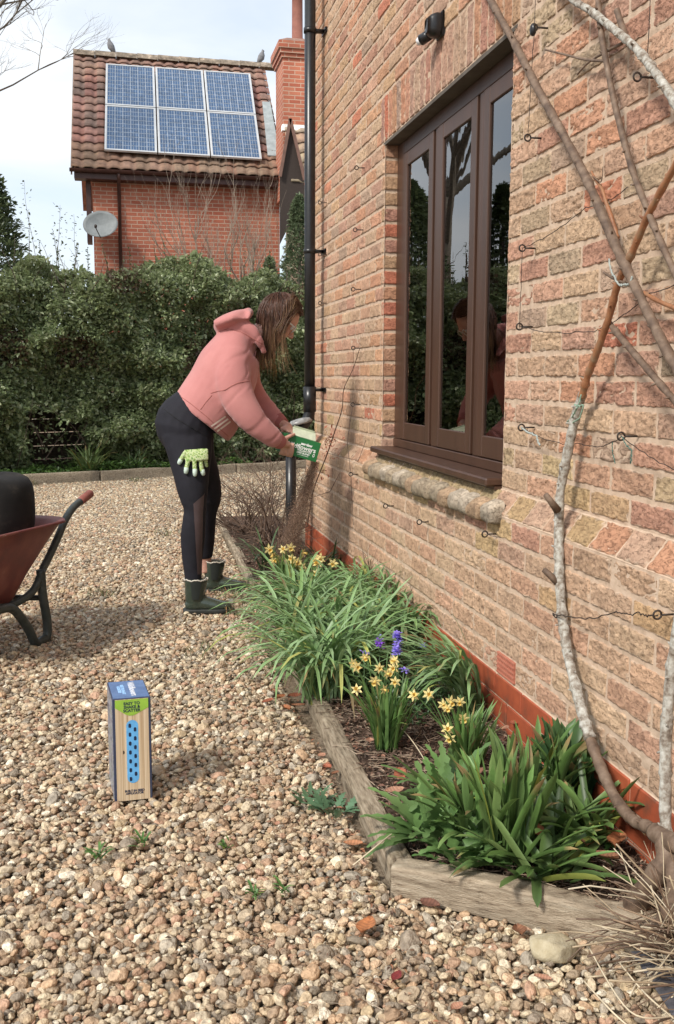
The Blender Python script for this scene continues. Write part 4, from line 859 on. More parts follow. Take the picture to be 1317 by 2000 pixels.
# multi-stem bare shrub in front of the far house
def shrub(name,pos,label,h,n,lv,r,sp=.35,spread=.35,mat=None,up=.3):
    o=empty(name,pos,label,'shrub'); b=B()
    for i in range(n):
        a=random.uniform(0,6.283); grow(b,Vector(pos)+Vector((.05*math.cos(a),.05*math.sin(a),0)),Vector((math.cos(a)*spread,math.sin(a)*spread,1)).normalized(),h*random.uniform(.3,.5),r,lv,sp,up,(2,3),5,5)
    b.build('stems',mat or M_bark,o); return o
shrub('bare_shrub',(1.72,17.2,1.6),'tall leafless shrub fanning out against the far red wall',3.0,11,4,.028,.34,.45,pm('grey_brown_stem',[(.3,(.20,.155,.12)),(.7,(.36,.29,.22))],30,rough=.9))
conifer('evergreen_tree',(-1.95,16.0,0),'dark rounded evergreen tree behind the hedge at the left edge',4.3,1.25,17000,[(.12,.155,.070),(.15,.185,.085),(.09,.12,.06)],.085)
conifer('evergreen_tree',(3.05,17.6,0),'feathery blue green evergreen behind the drainpipe by the wing gable',4.3,.75,9000,[(.17,.22,.12),(.21,.26,.15),(.13,.17,.09)],.08)
conifer('evergreen_tree',(2.35,16.4,0),'lower feathery evergreen against the right end of the far wall',3.1,.7,5000,[(.16,.20,.10),(.20,.24,.13)],.07)
def sapling(x,y,Yd,label,h):
    p=W(x,y,Yd); o=empty('sapling',(p.x,p.y,p.z-h),label,'sapling','upright saplings above the hedge'); b=B(); lf=[]; shoot(b,lf,p.x,p.y,p.z-h,h,0,70,.075); b.build('stem',M_twig,o)
    A=np.array(lf); n=len(A); A[:,0]+=RNG.normal(0,.05,n); scatter('leaves',LV,LF,A[:,:3],roteul(RNG.normal(0,.5,n),RNG.normal(-.2,.5,n),RNG.uniform(0,6.28,n)),A[:,3],M_leaf,leafcols(n,[(.13,.15,.07),(.10,.12,.06)]),o)
sapling(84,350,14.3,'tallest thin leafy sapling above the hedge, left of the dish',1.9); sapling(155,415,14.3,'shorter thin leafy sapling just left of the dish',1.3); sapling(104,395,14.2,'short sapling between the taller ones left of the dish',1.2)
# garden on the open side, seen in the window glass
tree('bare_tree',(-4.5,10.2,0),'leafless tree beside the drive outside the frame at left',7,5,31,r=.13,limbs=6)
# ------------------------------------------------------------ box standing on the gravel
def text_mesh(txt,size,mat,parent,M,name='lettering',bold=0.0,align='CENTER',depth=.0003):
    cu=bpy.data.curves.new('txt','FONT'); cu.body=txt; cu.size=size; cu.align_x=align; cu.align_y='CENTER'; cu.extrude=depth; cu.offset=bold; cu.resolution_u=3; cu.space_line=.9
    o=bpy.data.objects.new('txt',cu); scene.collection.objects.link(o); dg=bpy.context.evaluated_depsgraph_get(); me=bpy.data.meshes.new_from_object(o.evaluated_get(dg)); bpy.data.objects.remove(o); bpy.data.curves.remove(cu)
    me.transform(M); me.materials.clear(); me.materials.append(mat); q=bpy.data.objects.new(name,me); link(q,parent); return q
def frame3(o,xax,yax):
    x=Vector(xax).normalized(); y=Vector(yax).normalized(); z=x.cross(y); o=Vector(o)
    return Matrix(((x.x,y.x,z.x,o.x),(x.y,y.y,z.y,o.y),(x.z,y.z,z.z,o.z),(0,0,0,1)))
bx=empty('seed_box',(-.052,2.769,.002),'tall cardboard box with blue top and striped pale front standing on gravel','box')
fx=Vector((.098,.004,0)).normalized(); fy=Vector((-.004,.098,0)).normalized(); bw,bd_,bh=.106,.165,.302
fy=(fy+fx*(-.16)).normalized(); fy=Vector((-.10,.99,0)).normalized(); fx=Vector((.995,.06,0)).normalized()
Tb=Matrix(((fx.x,fy.x,0,0),(fx.y,fy.y,0,0),(fx.z,fy.z,1,0),(0,0,0,1)))
def bb(b,lo,hi,c=None,bev=0): b.box(lo,hi,c,bev,Matrix.Translation((-.052,2.769,.002))@Tb)
M_navy=pm('navy_card',[(.3,(.028,.038,.075)),(.7,(.045,.058,.105))],12,rough=.35)
b=B(); bb(b,(0,0,0),(bw,bd_,bh),bev=.0015); b.build('carton',M_navy,bx,smooth=False)
M_wp=bpy.data.materials.new('printed_woodgrain'); M_wp.use_nodes=True; t=M_wp.node_tree; n=t.nodes; l=t.links.new; p=n['Principled BSDF']; p.inputs['Roughness'].default_value=.38
tcn=n.new('ShaderNodeTexCoord'); mpn=n.new('ShaderNodeMapping'); mpn.inputs['Scale'].default_value=(260,20,1.2); l(tcn.outputs['Object'],mpn.inputs[0]); no=n.new('ShaderNodeTexNoise'); no.inputs['Scale'].default_value=1; no.inputs['Detail'].default_value=3; l(mpn.outputs[0],no.inputs[0]); r=n.new('ShaderNodeValToRGB'); l(no.outputs['Fac'],r.inputs[0]); e=r.color_ramp.elements; e[0].position=.3; e[0].color=(.40,.27,.15,1); e[1].position=.6; e[1].color=(.66,.54,.38,1); l(r.outputs[0],p.inputs['Base Color'])
b=B(); bb(b,(.007,-.0006,.001),(bw-.007,0,bh-.003)); b.build('front_panel',M_wp,bx,smooth=False)
def plate(name,pts,mat,off,par=bx,T=None,th=.0004):
    T=T or (Tb); V=[]; 
    for d in (off,off+th): V+= [tuple(T@Vector((x,-d,z))) for x,z in pts]
    m=len(pts); F=[tuple(range(m)),tuple(range(m,2*m))[::-1]]+[(i,(i+1)%m,m+(i+1)%m,m+i) for i in range(m)]
    return mesh(name,V,F,mat,par,smooth=False)
M_lime=flat('lime_print',(.28,.48,.06),.35); M_sky=flat('pale_blue_print',(.13,.42,.78),.35); M_ink=flat('dark_blue_ink',(.008,.02,.06),.35); M_white=flat('white_print',(.75,.77,.8),.4)
plate('green_flap',[(.007,bh-.004),(bw-.007,bh-.004),(bw-.007,bh-.030),(.066,bh-.047),(.056,bh-.051),(.046,bh-.051),(.036,bh-.047),(.007,bh-.026)],M_lime,.0008)
def pill(cx,z0,z1,r): return [(cx+r*math.cos(a),z1-r+r*math.sin(a)) for a in np.linspace(0,math.pi,10)]+[(cx+r*math.cos(a),z0+r+r*math.sin(a)) for a in np.linspace(math.pi,2*math.pi,10)]
plate('blue_pill',pill(.053,.052,.238,.0165),M_sky,.0008)
k=0
for col_,x0,zs in ((0,.0462,[.222-.0262*i for i in range(7)]),(1,.0605,[.210-.0262*i for i in range(6)])):
    for zc in zs: plate('slot',pill(x0,zc-.0062,zc+.0062,.0036),M_ink,.0014)
M_=Matrix.Translation((0,0,0))
Ff=frame3(Tb@Vector((bw*.5,-.0013,bh-.026)),tuple(fx),(0,0,1))
text_mesh('EASY TO\nSHAKE &\nSCATTER',.0115,M_ink,bx,Ff,bold=.0004)
text_mesh('BUILT-IN SEED\nAPPLICATOR',.0085,M_ink,bx,frame3(Tb@Vector((bw*.53,-.0007,.025)),tuple(fx),(0,0,1)),bold=.0004)
M_top=pm('blue_top_print',[(.3,(.07,.13,.28)),(.7,(.13,.22,.42))],25,rough=.3)
b=B(); bb(b,(.003,.003,bh-.0001),(bw-.003,bd_-.003,bh+.0006)); b.build('top_panel',M_top,bx,smooth=False)
text_mesh('Wildflowers',.026,M_white,bx,frame3(Tb@Vector((bw*.60,bd_*.5,bh+.0008)),tuple(-fy),tuple(fx)),bold=.0005)
text_mesh('EASY TO SHAKE\n& SCATTER',.012,flat('light_blue_print',(.35,.6,.9),.4),bx,frame3(Tb@Vector((bw*.30,bd_*.5,bh+.0008)),tuple(-fy),tuple(fx)),bold=.0005)
M_side=pm('side_print',[(.3,(.03,.035,.055)),(.45,(.16,.17,.22)),(.55,(.35,.36,.42)),(.62,(.12,.18,.06)),(.7,(.30,.22,.34))],45,detail=3,rough=.35)
b=B(); bb(b,(-.0006,.010,.004),(0,bd_-.004,bh-.006)); b.build('side_panel',M_side,bx,smooth=False)
plate('thumb_notch',[(.026+.0045*math.sin(a),.145+.0055*math.cos(a)) for a in np.linspace(0,math.pi,8)],flat('notch_shadow',(.05,.03,.02),.9),.0007)
# ------------------------------------------------------------ wheelbarrow
wbO=Vector((-.373,4.59,0)); ax_=Vector((.5,.866,0)); lt_=Vector((-.866,.5,0))
def wp(a,b_,z): return wbO+ax_*a+lt_*b_+Vector((0,0,z))
wb=empty('wheelbarrow',tuple(wbO),'maroon tray wheelbarrow with dark tubular legs at the left edge','wheelbarrow')
M_tray=pm('maroon_paint',[(.28,(.10,.026,.024)),(.48,(.16,.040,.036)),(.62,(.22,.075,.06)),(.74,(.34,.21,.15))],7,detail=10,rough=.55,bump=.1,bs=90,rr=(.3,.65))
def ring(a0,a1,b0,b1,z,r,n=6):
    P=[]
    for (ca,cb,s) in ((a1-r,b0+r,-math.pi/2),(a1-r,b1-r,0),(a0+r,b1-r,math.pi/2),(a0+r,b0+r,math.pi)):
        for i in range(n+1): t=s+math.pi/2*i/n; P.append(wp(ca+r*math.cos(t),cb+r*math.sin(t),z))
    return P
rings=[ring(-.52,-.16,.06,.44,.205,.07),ring(-.54,-.13,.045,.455,.212,.08),ring(-.62,-.05,.0,.50,.34,.10),ring(-.72,.05,-.045,.545,.47,.11),ring(-.80,.115,-.07,.57,.555,.12),ring(-.82,.135,-.09,.59,.562,.13),ring(-.825,.14,-.095,.595,.55,.13),ring(-.80,.12,-.075,.575,.548,.12)]
rin=[ring(-.79,.105,-.06,.56,.550,.115),ring(-.71,.045,-.035,.535,.475,.105),ring(-.61,-.055,.01,.49,.345,.095),ring(-.52,-.16,.07,.43,.215,.07)]
m=len(rings[0]); b=B()
seq=[rings[0],rings[1],rings[2],rings[3],rings[7],rings[6],rings[5],rings[4]]+rin
V=[tuple(p) for r_ in seq for p in r_]; F=[(i*m+j,i*m+(j+1)%m,(i+1)*m+(j+1)%m,(i+1)*m+j) for i in range(len(seq)-1) for j in range(m)]+[tuple(range(m))[::-1],tuple((len(seq)-1)*m+j for j in range(m))]
b.add(V,F); b.build('tray',M_tray,wb)
M_tube=pm('dark_green_tube',[(.3,(.022,.028,.026)),(.6,(.05,.06,.055)),(.8,(.12,.10,.08))],25,detail=8,rough=.42,bump=.15)
def smooth(pts,k=6):
    pts=[Vector(p) for p in pts]; out=[]; n=len(pts)
    for i in range(n-1):
        p0,p1,p2,p3=pts[max(i-1,0)],pts[i],pts[i+1],pts[min(i+2,n-1)]
        for j in range(k):
            t=j/k; out.append(.5*((2*p1)+(p2-p0)*t+(2*p0-5*p1+4*p2-p3)*t*t+(3*p1-p0-3*p2+p3)*t**3))
    out.append(pts[-1]); return out
for s_ in (0,.5):
    b=B(); b.tube(smooth([wp(-.02,s_,.34),wp(-.01,s_,.22),wp(.015,s_,.10),wp(.01,s_,.03),wp(-.03,s_,.018),wp(-.08,s_,.02),wp(-.13,s_,.10),wp(-.22,s_,.20),wp(-.30,s_,.225),wp(-.4,s_,.22)]),.0205,12); b.build('leg',M_tube,wb)
    e=.01 if s_==0 else .49
    b=B(); b.tube(smooth([wp(-.9,.25+(e-.25)*.2,.20),wp(-.4,.5*s_+.125,.18),wp(-.12,e,.235),wp(.02,e,.345),wp(.13,e,.455),wp(.20,e,.535),wp(.27,e,.585),wp(.34,e,.61)]),.0175,12); h_=b.build('handle',M_tube,wb)
    b=B(); b.tube([wp(.33,e,.606),wp(.345,e,.6115),wp(.42,e,.635),wp(.43,e,.638)],[.019,.0205,.0205,.014],12); b.build('grip',pm('red_grip',[(.3,(.20,.055,.04)),(.7,(.30,.10,.075))],20,rough=.7),h_)
b=B(); b.tube(smooth([wp(-.005,0,.21),wp(-.02,.12,.205),wp(-.02,.38,.205),wp(-.005,.5,.21)]),.013,8); b.build('cross_brace',M_tube,wb)
b=B()
wc=wp(-1.02,.25,.19); V=[];n1,n2=28,10
for i in range(n1):
    A=2*math.pi*i/n1
    for j in range(n2):
        C_=2*math.pi*j/n2; R_=.145+.045*math.cos(C_); V.append(tuple(wc+ax_*R_*math.cos(A)+Vector((0,0,R_*math.sin(A)))+lt_*.04*math.sin(C_)))
b.add(V,[(i*n2+j,((i+1)%n1)*n2+j,((i+1)%n1)*n2+(j+1)%n2,i*n2+(j+1)%n2) for i in range(n1) for j in range(n2)]); w_=b.build('wheel',flat('rubber',(.02,.02,.02),.8),wb)
b=B(); b.tube([wc-lt_*.035,wc+lt_*.035],.11,20); b.build('rim',M_tray,w_)
tb_=wp(-.10,.25,.0)+Vector((.055,0,0)); o=empty('black_tub',(tb_.x,tb_.y,.47),'black rounded plastic tub lying upside down in the wheelbarrow tray','tub'); b=B(); V=[];n=32
pf=[(.150,.47),(.175,.54),(.180,.60),(.180,.68),(.174,.72),(.160,.745),(.135,.758),(.09,.765),(.04,.767)]
for r_,z in pf:
    for j in range(n): a=2*math.pi*j/n; k=1+.03*math.sin(3*a+z*4); V.append((tb_.x+r_*k*math.cos(a),tb_.y+r_*k*math.sin(a),z+.008*math.sin(a*2)))
b.add(V,[(i*n+j,i*n+(j+1)%n,(i+1)*n+(j+1)%n,(i+1)*n+j) for i in range(len(pf)-1) for j in range(n)]+[tuple((len(pf)-1)*n+j for j in range(n))]); b.build('body',pm('dusty_black_rubber',[(.3,(.010,.010,.010)),(.55,(.018,.017,.016)),(.8,(.06,.05,.04))],9,detail=8,rough=.85,bump=.3,spec=.25),o)
# ------------------------------------------------------------ bed plants
GPALE=[(0.22, 0.356, 0.144), (0.256, 0.396, 0.169), (0.189, 0.317, 0.125), (0.293, 0.436, 0.213), (0.22, 0.356, 0.125)]
GMID=[(0.144, 0.264, 0.072), (0.168, 0.3, 0.09), (0.12, 0.228, 0.066), (0.192, 0.312, 0.108)]
GDARK=[(0.108, 0.192, 0.052), (0.133, 0.227, 0.064), (0.092, 0.157, 0.049), (0.167, 0.256, 0.082)]
def bz(x,y): return float(bedz(np.array([x]),np.array([y]))[0])
cl_=[(600,1345,'front left clump of arching pale green strap leaves spilling over the edging',95),(665,1330,'front clump of arching strap leaves behind the first daffodils',95),(560,1275,'clump of strap leaves spilling onto the gravel below the boots',95),(640,1265,'middle clump of the big pale green strap leaf mound',100),(720,1262,'strap leaf clump just behind the purple flowers',85),(600,1215,'strap leaf clump directly in front of the back daffodils',90),(690,1205,'upper clump of the strap leaf mound under the bare twigs',85),(770,1215,'strap leaf clump near the wall at the right of the mound',80),(835,1250,'right most clump of the mound against the terracotta tiles',70),(745,1165,'far clump of strap leaves beside the wall tiles',60),(545,1210,'small left clump of strap leaves by the toe of the boot',70)]
for i,(x,y,lb_,n) in enumerate(cl_):
    p=WG(x,y+18,.055); p.x=min(max(p.x,.675 if y>1230 else .76),1.14); tuft('strap_leaf_plant',(p.x,p.y,bz(p.x,p.y)),int(n*1.45),.40 if p.x<.8 else .36,.0125,lb_,'plant',GPALE,'strap leaf plants in the bed mound',e0=1.25,e1=-.75,spread=.075,fold=.3,tw=.5,lv=.3,segs=7)
tuft('strap_leaf_plant',(1.135,3.14,bz(1.13,3.14)),85,.37,.012,'strap leaf clump swept to the left beside the air brick','plant',GPALE,None,e0=1.35,e1=-.35,spread=.045,azr=(1.9,4.4),tw=.3)
tuft('strap_leaf_plant',(1.10,5.55,bz(1.1,5.5)),60,.26,.010,'small strap leaf clump by the wall behind the back daffodils','plant',[(.085,.15,.06),(.10,.17,.07)],None,e0=1.2,e1=-.3,spread=.06)
tuft('strap_leaf_plant',(.82,5.75,bz(.82,5.7)),60,.26,.010,'small strap leaf clump left of the back daffodils','plant',[(.095,.16,.07),(.11,.18,.075)],None,e0=1.1,e1=-.3,spread=.06)
M_pet=pm('daffodil_petal',ONE,20,attr=True,rough=.6,trans=.25)
def daffodil_flower(pos,facing,s,parent):
    b=B(); f=Vector(facing).normalized(); e1=f.cross(Vector((0,0,1))).normalized(); e2=e1.cross(f); p=Vector(pos); r0=random.random()
    for k in range(6):
        a=r0+k*math.pi/3; d=e1*math.cos(a)+e2*math.sin(a); q=e1*-math.sin(a)+e2*math.cos(a)
        V=[p,p+d*s*.5+q*s*.22-f*s*.03,p+d*s*.55+f*s*.04,p+d*s*.5-q*s*.22-f*s*.03,p+d*s*1.0+f*s*random.uniform(-.2,.15)]
        b.add([tuple(v) for v in V],[(0,2,1),(0,3,2),(1,2,4),(2,3,4)],np.array((.90,.76,.34))*random.uniform(.9,1.05))
    n=9; V=[]
    for (t,r_) in ((0,.14),(.35,.20),(.62,.24),(.72,.33)):
        for j in range(n): a=2*math.pi*j/n; V.append(tuple(p+f*s*t+(e1*math.cos(a)+e2*math.sin(a))*s*r_*(1+.12*((j%2)*2-1)*(t>.6))))
    b.add(V,[(i*n+j,i*n+(j+1)%n,(i+1)*n+(j+1)%n,(i+1)*n+j) for i in range(3) for j in range(n)]+[tuple(range(n))],(.90,.66,.20))
    return b.build('flower',M_pet,parent)
def daffodils(base,fl,s,label,nl,L,cols,spread=.035):
    o=empty('daffodil_clump',tuple(base),label,'daffodils','daffodil clumps'); b=B(); bs=Vector(base)
    for i in range(nl):
        az=random.uniform(0,6.283); r=spread*math.sqrt(random.random()); a2=random.uniform(0,6.283)
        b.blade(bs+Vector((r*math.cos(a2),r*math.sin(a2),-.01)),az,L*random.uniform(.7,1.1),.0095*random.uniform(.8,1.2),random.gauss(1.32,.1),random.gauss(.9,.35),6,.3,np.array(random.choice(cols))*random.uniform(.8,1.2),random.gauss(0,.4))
    b.build('leaves',M_blade,o); b=B()
    for (x,y,Yo) in fl:
        q=W(x,y,base[1]+Yo); f=Vector((random.gauss(-.1,.5),random.gauss(-.9,.35),random.gauss(-.05,.22))).normalized()
        r=spread*.7; s0=bs+Vector((random.uniform(-r,r),random.uniform(-r,r),0)); top=q-f*.012+Vector((0,0,.012))
        b.tube(smooth([s0,s0.lerp(top,.5)+Vector((0,0,.02)),top,q-f*.008],4),.0019,5,c=(.10,.19,.06))
        daffodil_flower(q,f,s*random.uniform(.88,1.12),o)
    b.build('stems',M_blade,o); return o
p=WG(755,1462,.055); daffodils((p.x,p.y,bz(p.x,p.y)),[(697,1303,.02),(713,1284,.06),(741,1305,.03),(764,1288,.08),(768,1305,.05),(733,1330,-.03),(772,1332,-.02),(751,1347,-.05),(697,1347,-.03),(757,1316,0),(690,1296,.04),(772,1290,.0)],.021,'daffodil clump by the left edging in front of the purple flowers',95,.235,GMID)
p=WG(912,1500,.055); daffodils((p.x,p.y,bz(p.x,p.y)),[(808,1358,.05),(837,1356,.06),(866,1376,.0),(880,1371,.02),(899,1371,.05),(905,1404,-.02),(874,1424,-.04),(879,1443,-.05),(874,1383,-.02)],.021,'daffodil clump in the middle of the bare soil right of the first',80,.22,GMID,.04)
p=WG(566,1160,.055); daffodils((p.x,p.y,bz(p.x,p.y)),[(526,1073,0),(533,1083,.0),(553,1073,.02),(568,1070,.05),(593,1080,.03),(580,1098,-.02),(590,1107,-.03),(534,1096,-.03),(570,1091,.0),(541,1092,.02)],.030,'back daffodil clump under the falling seed beside the rose bush',95,.25,GMID,.05)
p=WG(612,1185,.055); daffodils((p.x,p.y,bz(p.x,p.y)),[(619,1094,.0),(626,1090,.03),(612,1096,.02),(651,1101,.03),(617,1121,-.02),(594,1138,-.05),(621,1100,0)],.030,'right neighbour of the back daffodils with few open flowers',45,.22,GMID,.04)
# purple flowers
M_pur=pm('purple_petal',ONE,30,attr=True,rough=.6,trans=.2)
for (x,y,lb_,n,c,Yd) in ((777,1245,'tallest violet flower spike above the daffodils',20,(.32,.24,.80),3.15),(775,1272,'violet flower spike just under the tallest one',16,(.34,.26,.82),3.12),(742,1260,'deep purple flower left of the tallest violet spike',10,(.28,.10,.66),3.25),(699,1268,'small pale violet flower at the left of the purple group',5,(.40,.38,.7),3.5),(712,1275,'small violet flower above the left daffodils',5,(.36,.26,.75),3.2),(789,1308,'low violet flower right of the daffodils',6,(.34,.26,.8),3.1),(828,1260,'pale blue flower between mound and wall',6,(.42,.45,.85),3.3),(743,1245,'pale blue bud behind the deep purple flower',4,(.3,.33,.7),3.6),(890,1327,'dark violet flower among the right strap leaves',4,(.12,.08,.30),3.25)):
    q=W(x,y,Yd); g_=(q.x,q.y,.06); o=empty('purple_flower',g_,lb_,'flower','purple spring flowers'); b=B(); b.tube([g_,((q.x+random.uniform(-.01,.01)),q.y,.06+(q.z-.06)*.5),(q.x,q.y,q.z-.01)],.002,5,c=(.09,.16,.06)); b.build('stem',M_blade,o); b=B()
    for i in range(n):
        h_=q.z+random.uniform(-.022,.022)*(n>8)+random.uniform(-.006,.006); a0=random.uniform(0,6.28); cpt=Vector((q.x+.007*math.cos(a0),q.y+.007*math.sin(a0),h_))
        for k in range(5):
            a=a0+k*1.257; d=Vector((math.cos(a),math.sin(a)*.8,random.uniform(-.5,.5))).normalized()*.014; s=d.cross(Vector((0,0,1))).normalized()*.0045
            b.add([tuple(cpt),tuple(cpt+d*.6+s),tuple(cpt+d),tuple(cpt+d*.6-s)],[(0,1,2,3)],np.array(c)*random.uniform(.8,1.25))
    b.build('petals',M_pur,o)
n=1800; x=RNG.uniform(.80,1.18,n); y=RNG.uniform(3.05,3.75,n); z=bedz(x,y)+RNG.random(n)*.10
o=scatter('bed_foliage',LV*np.array([1,.5,1]),LF,np.stack([x,y,z],-1),roteul(RNG.normal(0,.5,n),RNG.normal(-.5,.5,n),RNG.uniform(0,6.28,n)),RNG.uniform(.018,.04,n),M_leaf,leafcols(n,[(.08,.16,.05),(.10,.18,.07),(.06,.12,.05)])); tag(o,'fine low green foliage under the purple flowers','ground cover',kind='stuff')
# dark broad strap plants near the front
def broad(name,pos,n,L,w,label,cols,e0,e1,group='broad leaved green plants at the near end',azr=(0,6.283),spread=.05,lv=.25):
    return tuft(name,pos,n,L,w,label,'plant',cols,group,e0=e0,e1=e1,spread=spread,azr=azr,lv=lv,fold=.45,tw=.5,segs=8)
def bp_(x,y): p=WG(x,y,.055); p.x=min(p.x,1.15); return (p.x,p.y,bz(p.x,p.y))
broad('plantain',bp_(985,1672),70,.25,.019,'large upright dark green strap plant in the centre of the near end',GDARK+GMID[:1],1.45,1.15,spread=.06)
broad('plantain',bp_(1020,1700),30,.19,.020,'low spreading strap leaves over the front timber beam',GDARK+GMID[1:2],.65,-.05,spread=.05)
broad('plantain',bp_(1090,1650),30,.21,.020,'half flattened strap plant right of the centre clump',GDARK,.95,.2,spread=.05)
broad('plantain',bp_(1125,1565),34,.21,.026,'dark pleated strap plant in front of the terracotta tiles',[(.06,.12,.045),(.075,.145,.05),(.09,.165,.06)],1.35,.7,spread=.04)
broad('plantain',bp_(1235,1572),30,.20,.032,'dark pleated rosette at the wall by the climbing stem base',[(.055,.115,.045),(.07,.14,.05)],1.4,.75,spread=.03)
broad('plantain',bp_(930,1640),30,.20,.018,'strap leaves leaning left out of the centre clump',GDARK+GMID[:1],1.2,.5,azr=(1.8,4.6),spread=.04)
broad('plantain',bp_(1150,1650),26,.19,.022,'small strap plant between the centre clump and the climbing stem',GDARK,1.0,.2,spread=.04)
broad('plantain',bp_(1075,1715),22,.17,.024,'flattened strap leaves at the right half of the front beam',GDARK,.55,-.05,spread=.05)
broad('plantain',bp_(1065,1600),30,.23,.019,'upright strap plant behind the right side of the centre clump',GDARK+GMID[:1],1.4,1.0,spread=.05)
def lobed(b,base,az,L,w,e0,e1,c):
    p=Vector(base); side=Vector((-math.sin(az),math.cos(az),0)); n=12; V=[];F=[]
    for i in range(n+1):
        t=i/n; e=e0+(e1-e0)*t; d=Vector((math.cos(az)*math.cos(e),math.sin(az)*math.cos(e),math.sin(e))); ww=w*.5*math.sin(min(1,t*1.15+.08)*math.pi*.92)**.7*(1.0 if i%2 else .5)*(0.25 if t<.2 else 1)
        V+= [p-side*ww+Vector((0,0,.18*ww)),p.copy(),p+side*ww+Vector((0,0,.18*ww))]; p=p+d*L/n
        if i<n: a=i*3; F+= [(a,a+1,a+4,a+3),(a+1,a+2,a+5,a+4)]
    b.add([tuple(v) for v in V],F,c)
def ragged(pos,n,L,label,cols,w=.045):
    o=empty('ragged_leaf_plant',pos,label,'plant'); b=B()
    for i in range(n):
        a=random.uniform(0,6.283); r=.04*math.sqrt(random.random()); lobed(b,Vector(pos)+Vector((r*math.cos(a),r*math.sin(a),0)),a+random.gauss(0,.5),L*random.uniform(.6,1.15),w*random.uniform(.7,1.2),random.gauss(.95,.3),random.gauss(.05,.4),np.array(random.choice(cols))*random.uniform(.8,1.25))
    b.build('leaves',M_blade,o); return o
RC=[(0.125, 0.227, 0.07), (0.151, 0.256, 0.087), (0.1, 0.185, 0.058)]
ragged(bp_(845,1640),46,.17,'ragged lobed leaf plant at the left corner of the near end',RC); ragged(bp_(880,1575),34,.19,'taller ragged lobed leaf plant behind the corner one',RC); ragged(bp_(905,1690),26,.13,'small ragged plant leaning over the front beam',RC)
ragged(tuple(WG(655,1590,.0)),22,.085,'grey green rosette weed outside the left edging on the gravel',[(.10,.19,.10),(.12,.22,.12)],.026)
ragged(tuple(WG(610,1572,.0)),16,.06,'tiny ragged weed beside the rosette weed on the gravel',[(.09,.16,.08)],.02)
ragged(bp_(1215,1640),6,.09,'single rounded leaf seedling by the climbing stem',[(.09,.22,.06)],.035)
for (x,y,s,lb_) in ((277,1648,.035,'tiny green weed in the gravel below the seed box'),(192,1672,.045,'dull green weed in the gravel at lower left'),(498,1748,.03,'left of two tiny bright weeds in the gravel'),(553,1742,.03,'right of two tiny bright weeds in the gravel'),(440,1650,.02,'hardly visible seedling in the gravel centre')):
    p=WG(x,y,.008); o=tuft('weed',tuple(p),14,s,.006,lb_,'weed',[(.10,.22,.06),(.13,.26,.07)],'small weeds in the gravel',e0=.7,e1=.1,spread=.01)
for (x,y,n,s,lb_) in ((325,1045,60,.05,'mossy grass patch beside the person on the far gravel'),(195,1165,60,.05,'grass patch in the gravel right of the wheelbarrow leg'),(440,1165,70,.06,'dry grass tuft at the boot by the edging'),(470,1200,60,.06,'grass tuft between the boot toe and the strap leaves'),(60,948,70,.07,'grass along the foot of the far timber'),(265,940,60,.06,'grass at the foot of the far timber behind the person'),(400,1278,30,.05,'thin grass blades in the gravel left of the mound')):
    p=WG(x,y,.005); tuft('grass_tuft',tuple(p),n,s,.004,lb_,'grass',[(.12,.16,.06),(.16,.17,.08),(.20,.17,.10)],'grass tufts in the gravel',e0=1.0,e1=.3,spread=.10,segs=4)
# ------------------------------------------------------------ litter, fallen leaves, stone
M_dead=pm('dead_leaf',[(.3,(.7,.7,.7)),(.7,(1.25,1.2,1.15))],60,attr=True,rough=.75,trans=.1)
n=9000; x=RNG.uniform(.66,1.19,n); y=np.where(RNG.random(n)<.6,RNG.uniform(1.75,3.4,n),RNG.uniform(3.4,8.1,n)); k=inbed(x,y)&~((((y-2.127)*.455+(x-.587)*.32)/.556)<.06); x,y=x[k],y[k]; n=len(x); dens=fbm(np.stack([x*4,y*4,x*0],-1),33,2)
z=bedz(x,y)+.004+RNG.random(n)*.010
o=scatter('leaf_litter',LV*np.array([1,.9,1.6]),LF,np.stack([x,y,z],-1),roteul(RNG.normal(0,.45,n),RNG.normal(0,.35,n),RNG.uniform(0,6.28,n)),RNG.lognormal(math.log(.013),.4,n),M_dead,leafcols(n,[(.10,.06,.04),(.16,.10,.07),(.07,.045,.03),(.22,.15,.11),(.24,.12,.08),(.13,.08,.06),(.30,.22,.16)],.3)); tag(o,'brown crumbled leaf litter over the bed soil','leaf litter',kind='stuff')
n=2600; x=RNG.uniform(.66,1.19,n); y=RNG.uniform(1.8,4.2,n); k=inbed(x,y)&~((((y-2.127)*.455+(x-.587)*.32)/.556)<.06); x,y=x[k],y[k]; n=len(x)
o=scatter('twig_litter',[(0,-.02,0),(1,-.01,.02),(1,.01,.02),(0,.02,0),(0,0,.03),(1,0,.04)],[(0,1,5,4),(4,5,2,3),(0,3,2,1)],np.stack([x,y,bedz(x,y)+.006+RNG.random(n)*.008],-1),roteul(RNG.normal(0,.1,n),RNG.normal(0,.12,n),RNG.uniform(0,6.28,n)),RNG.uniform(.02,.07,n),M_dead,leafcols(n,[(.28,.21,.15),(.38,.30,.22),(.14,.09,.06)])); tag(o,'scattered dry stalk bits on the bed soil','twig litter',kind='stuff')
n=2600; w_=RNG.random(n)<.55; y=RNG.uniform(1.5,7.8,n); x=np.where(w_,.585+.022*(y-2.1)-RNG.exponential(.07,n),RNG.uniform(-1.4,.6,n)); k=(x<.58+.02*(y-2.1))|(y<1.7); x,y=x[k],y[k]; n=len(x)
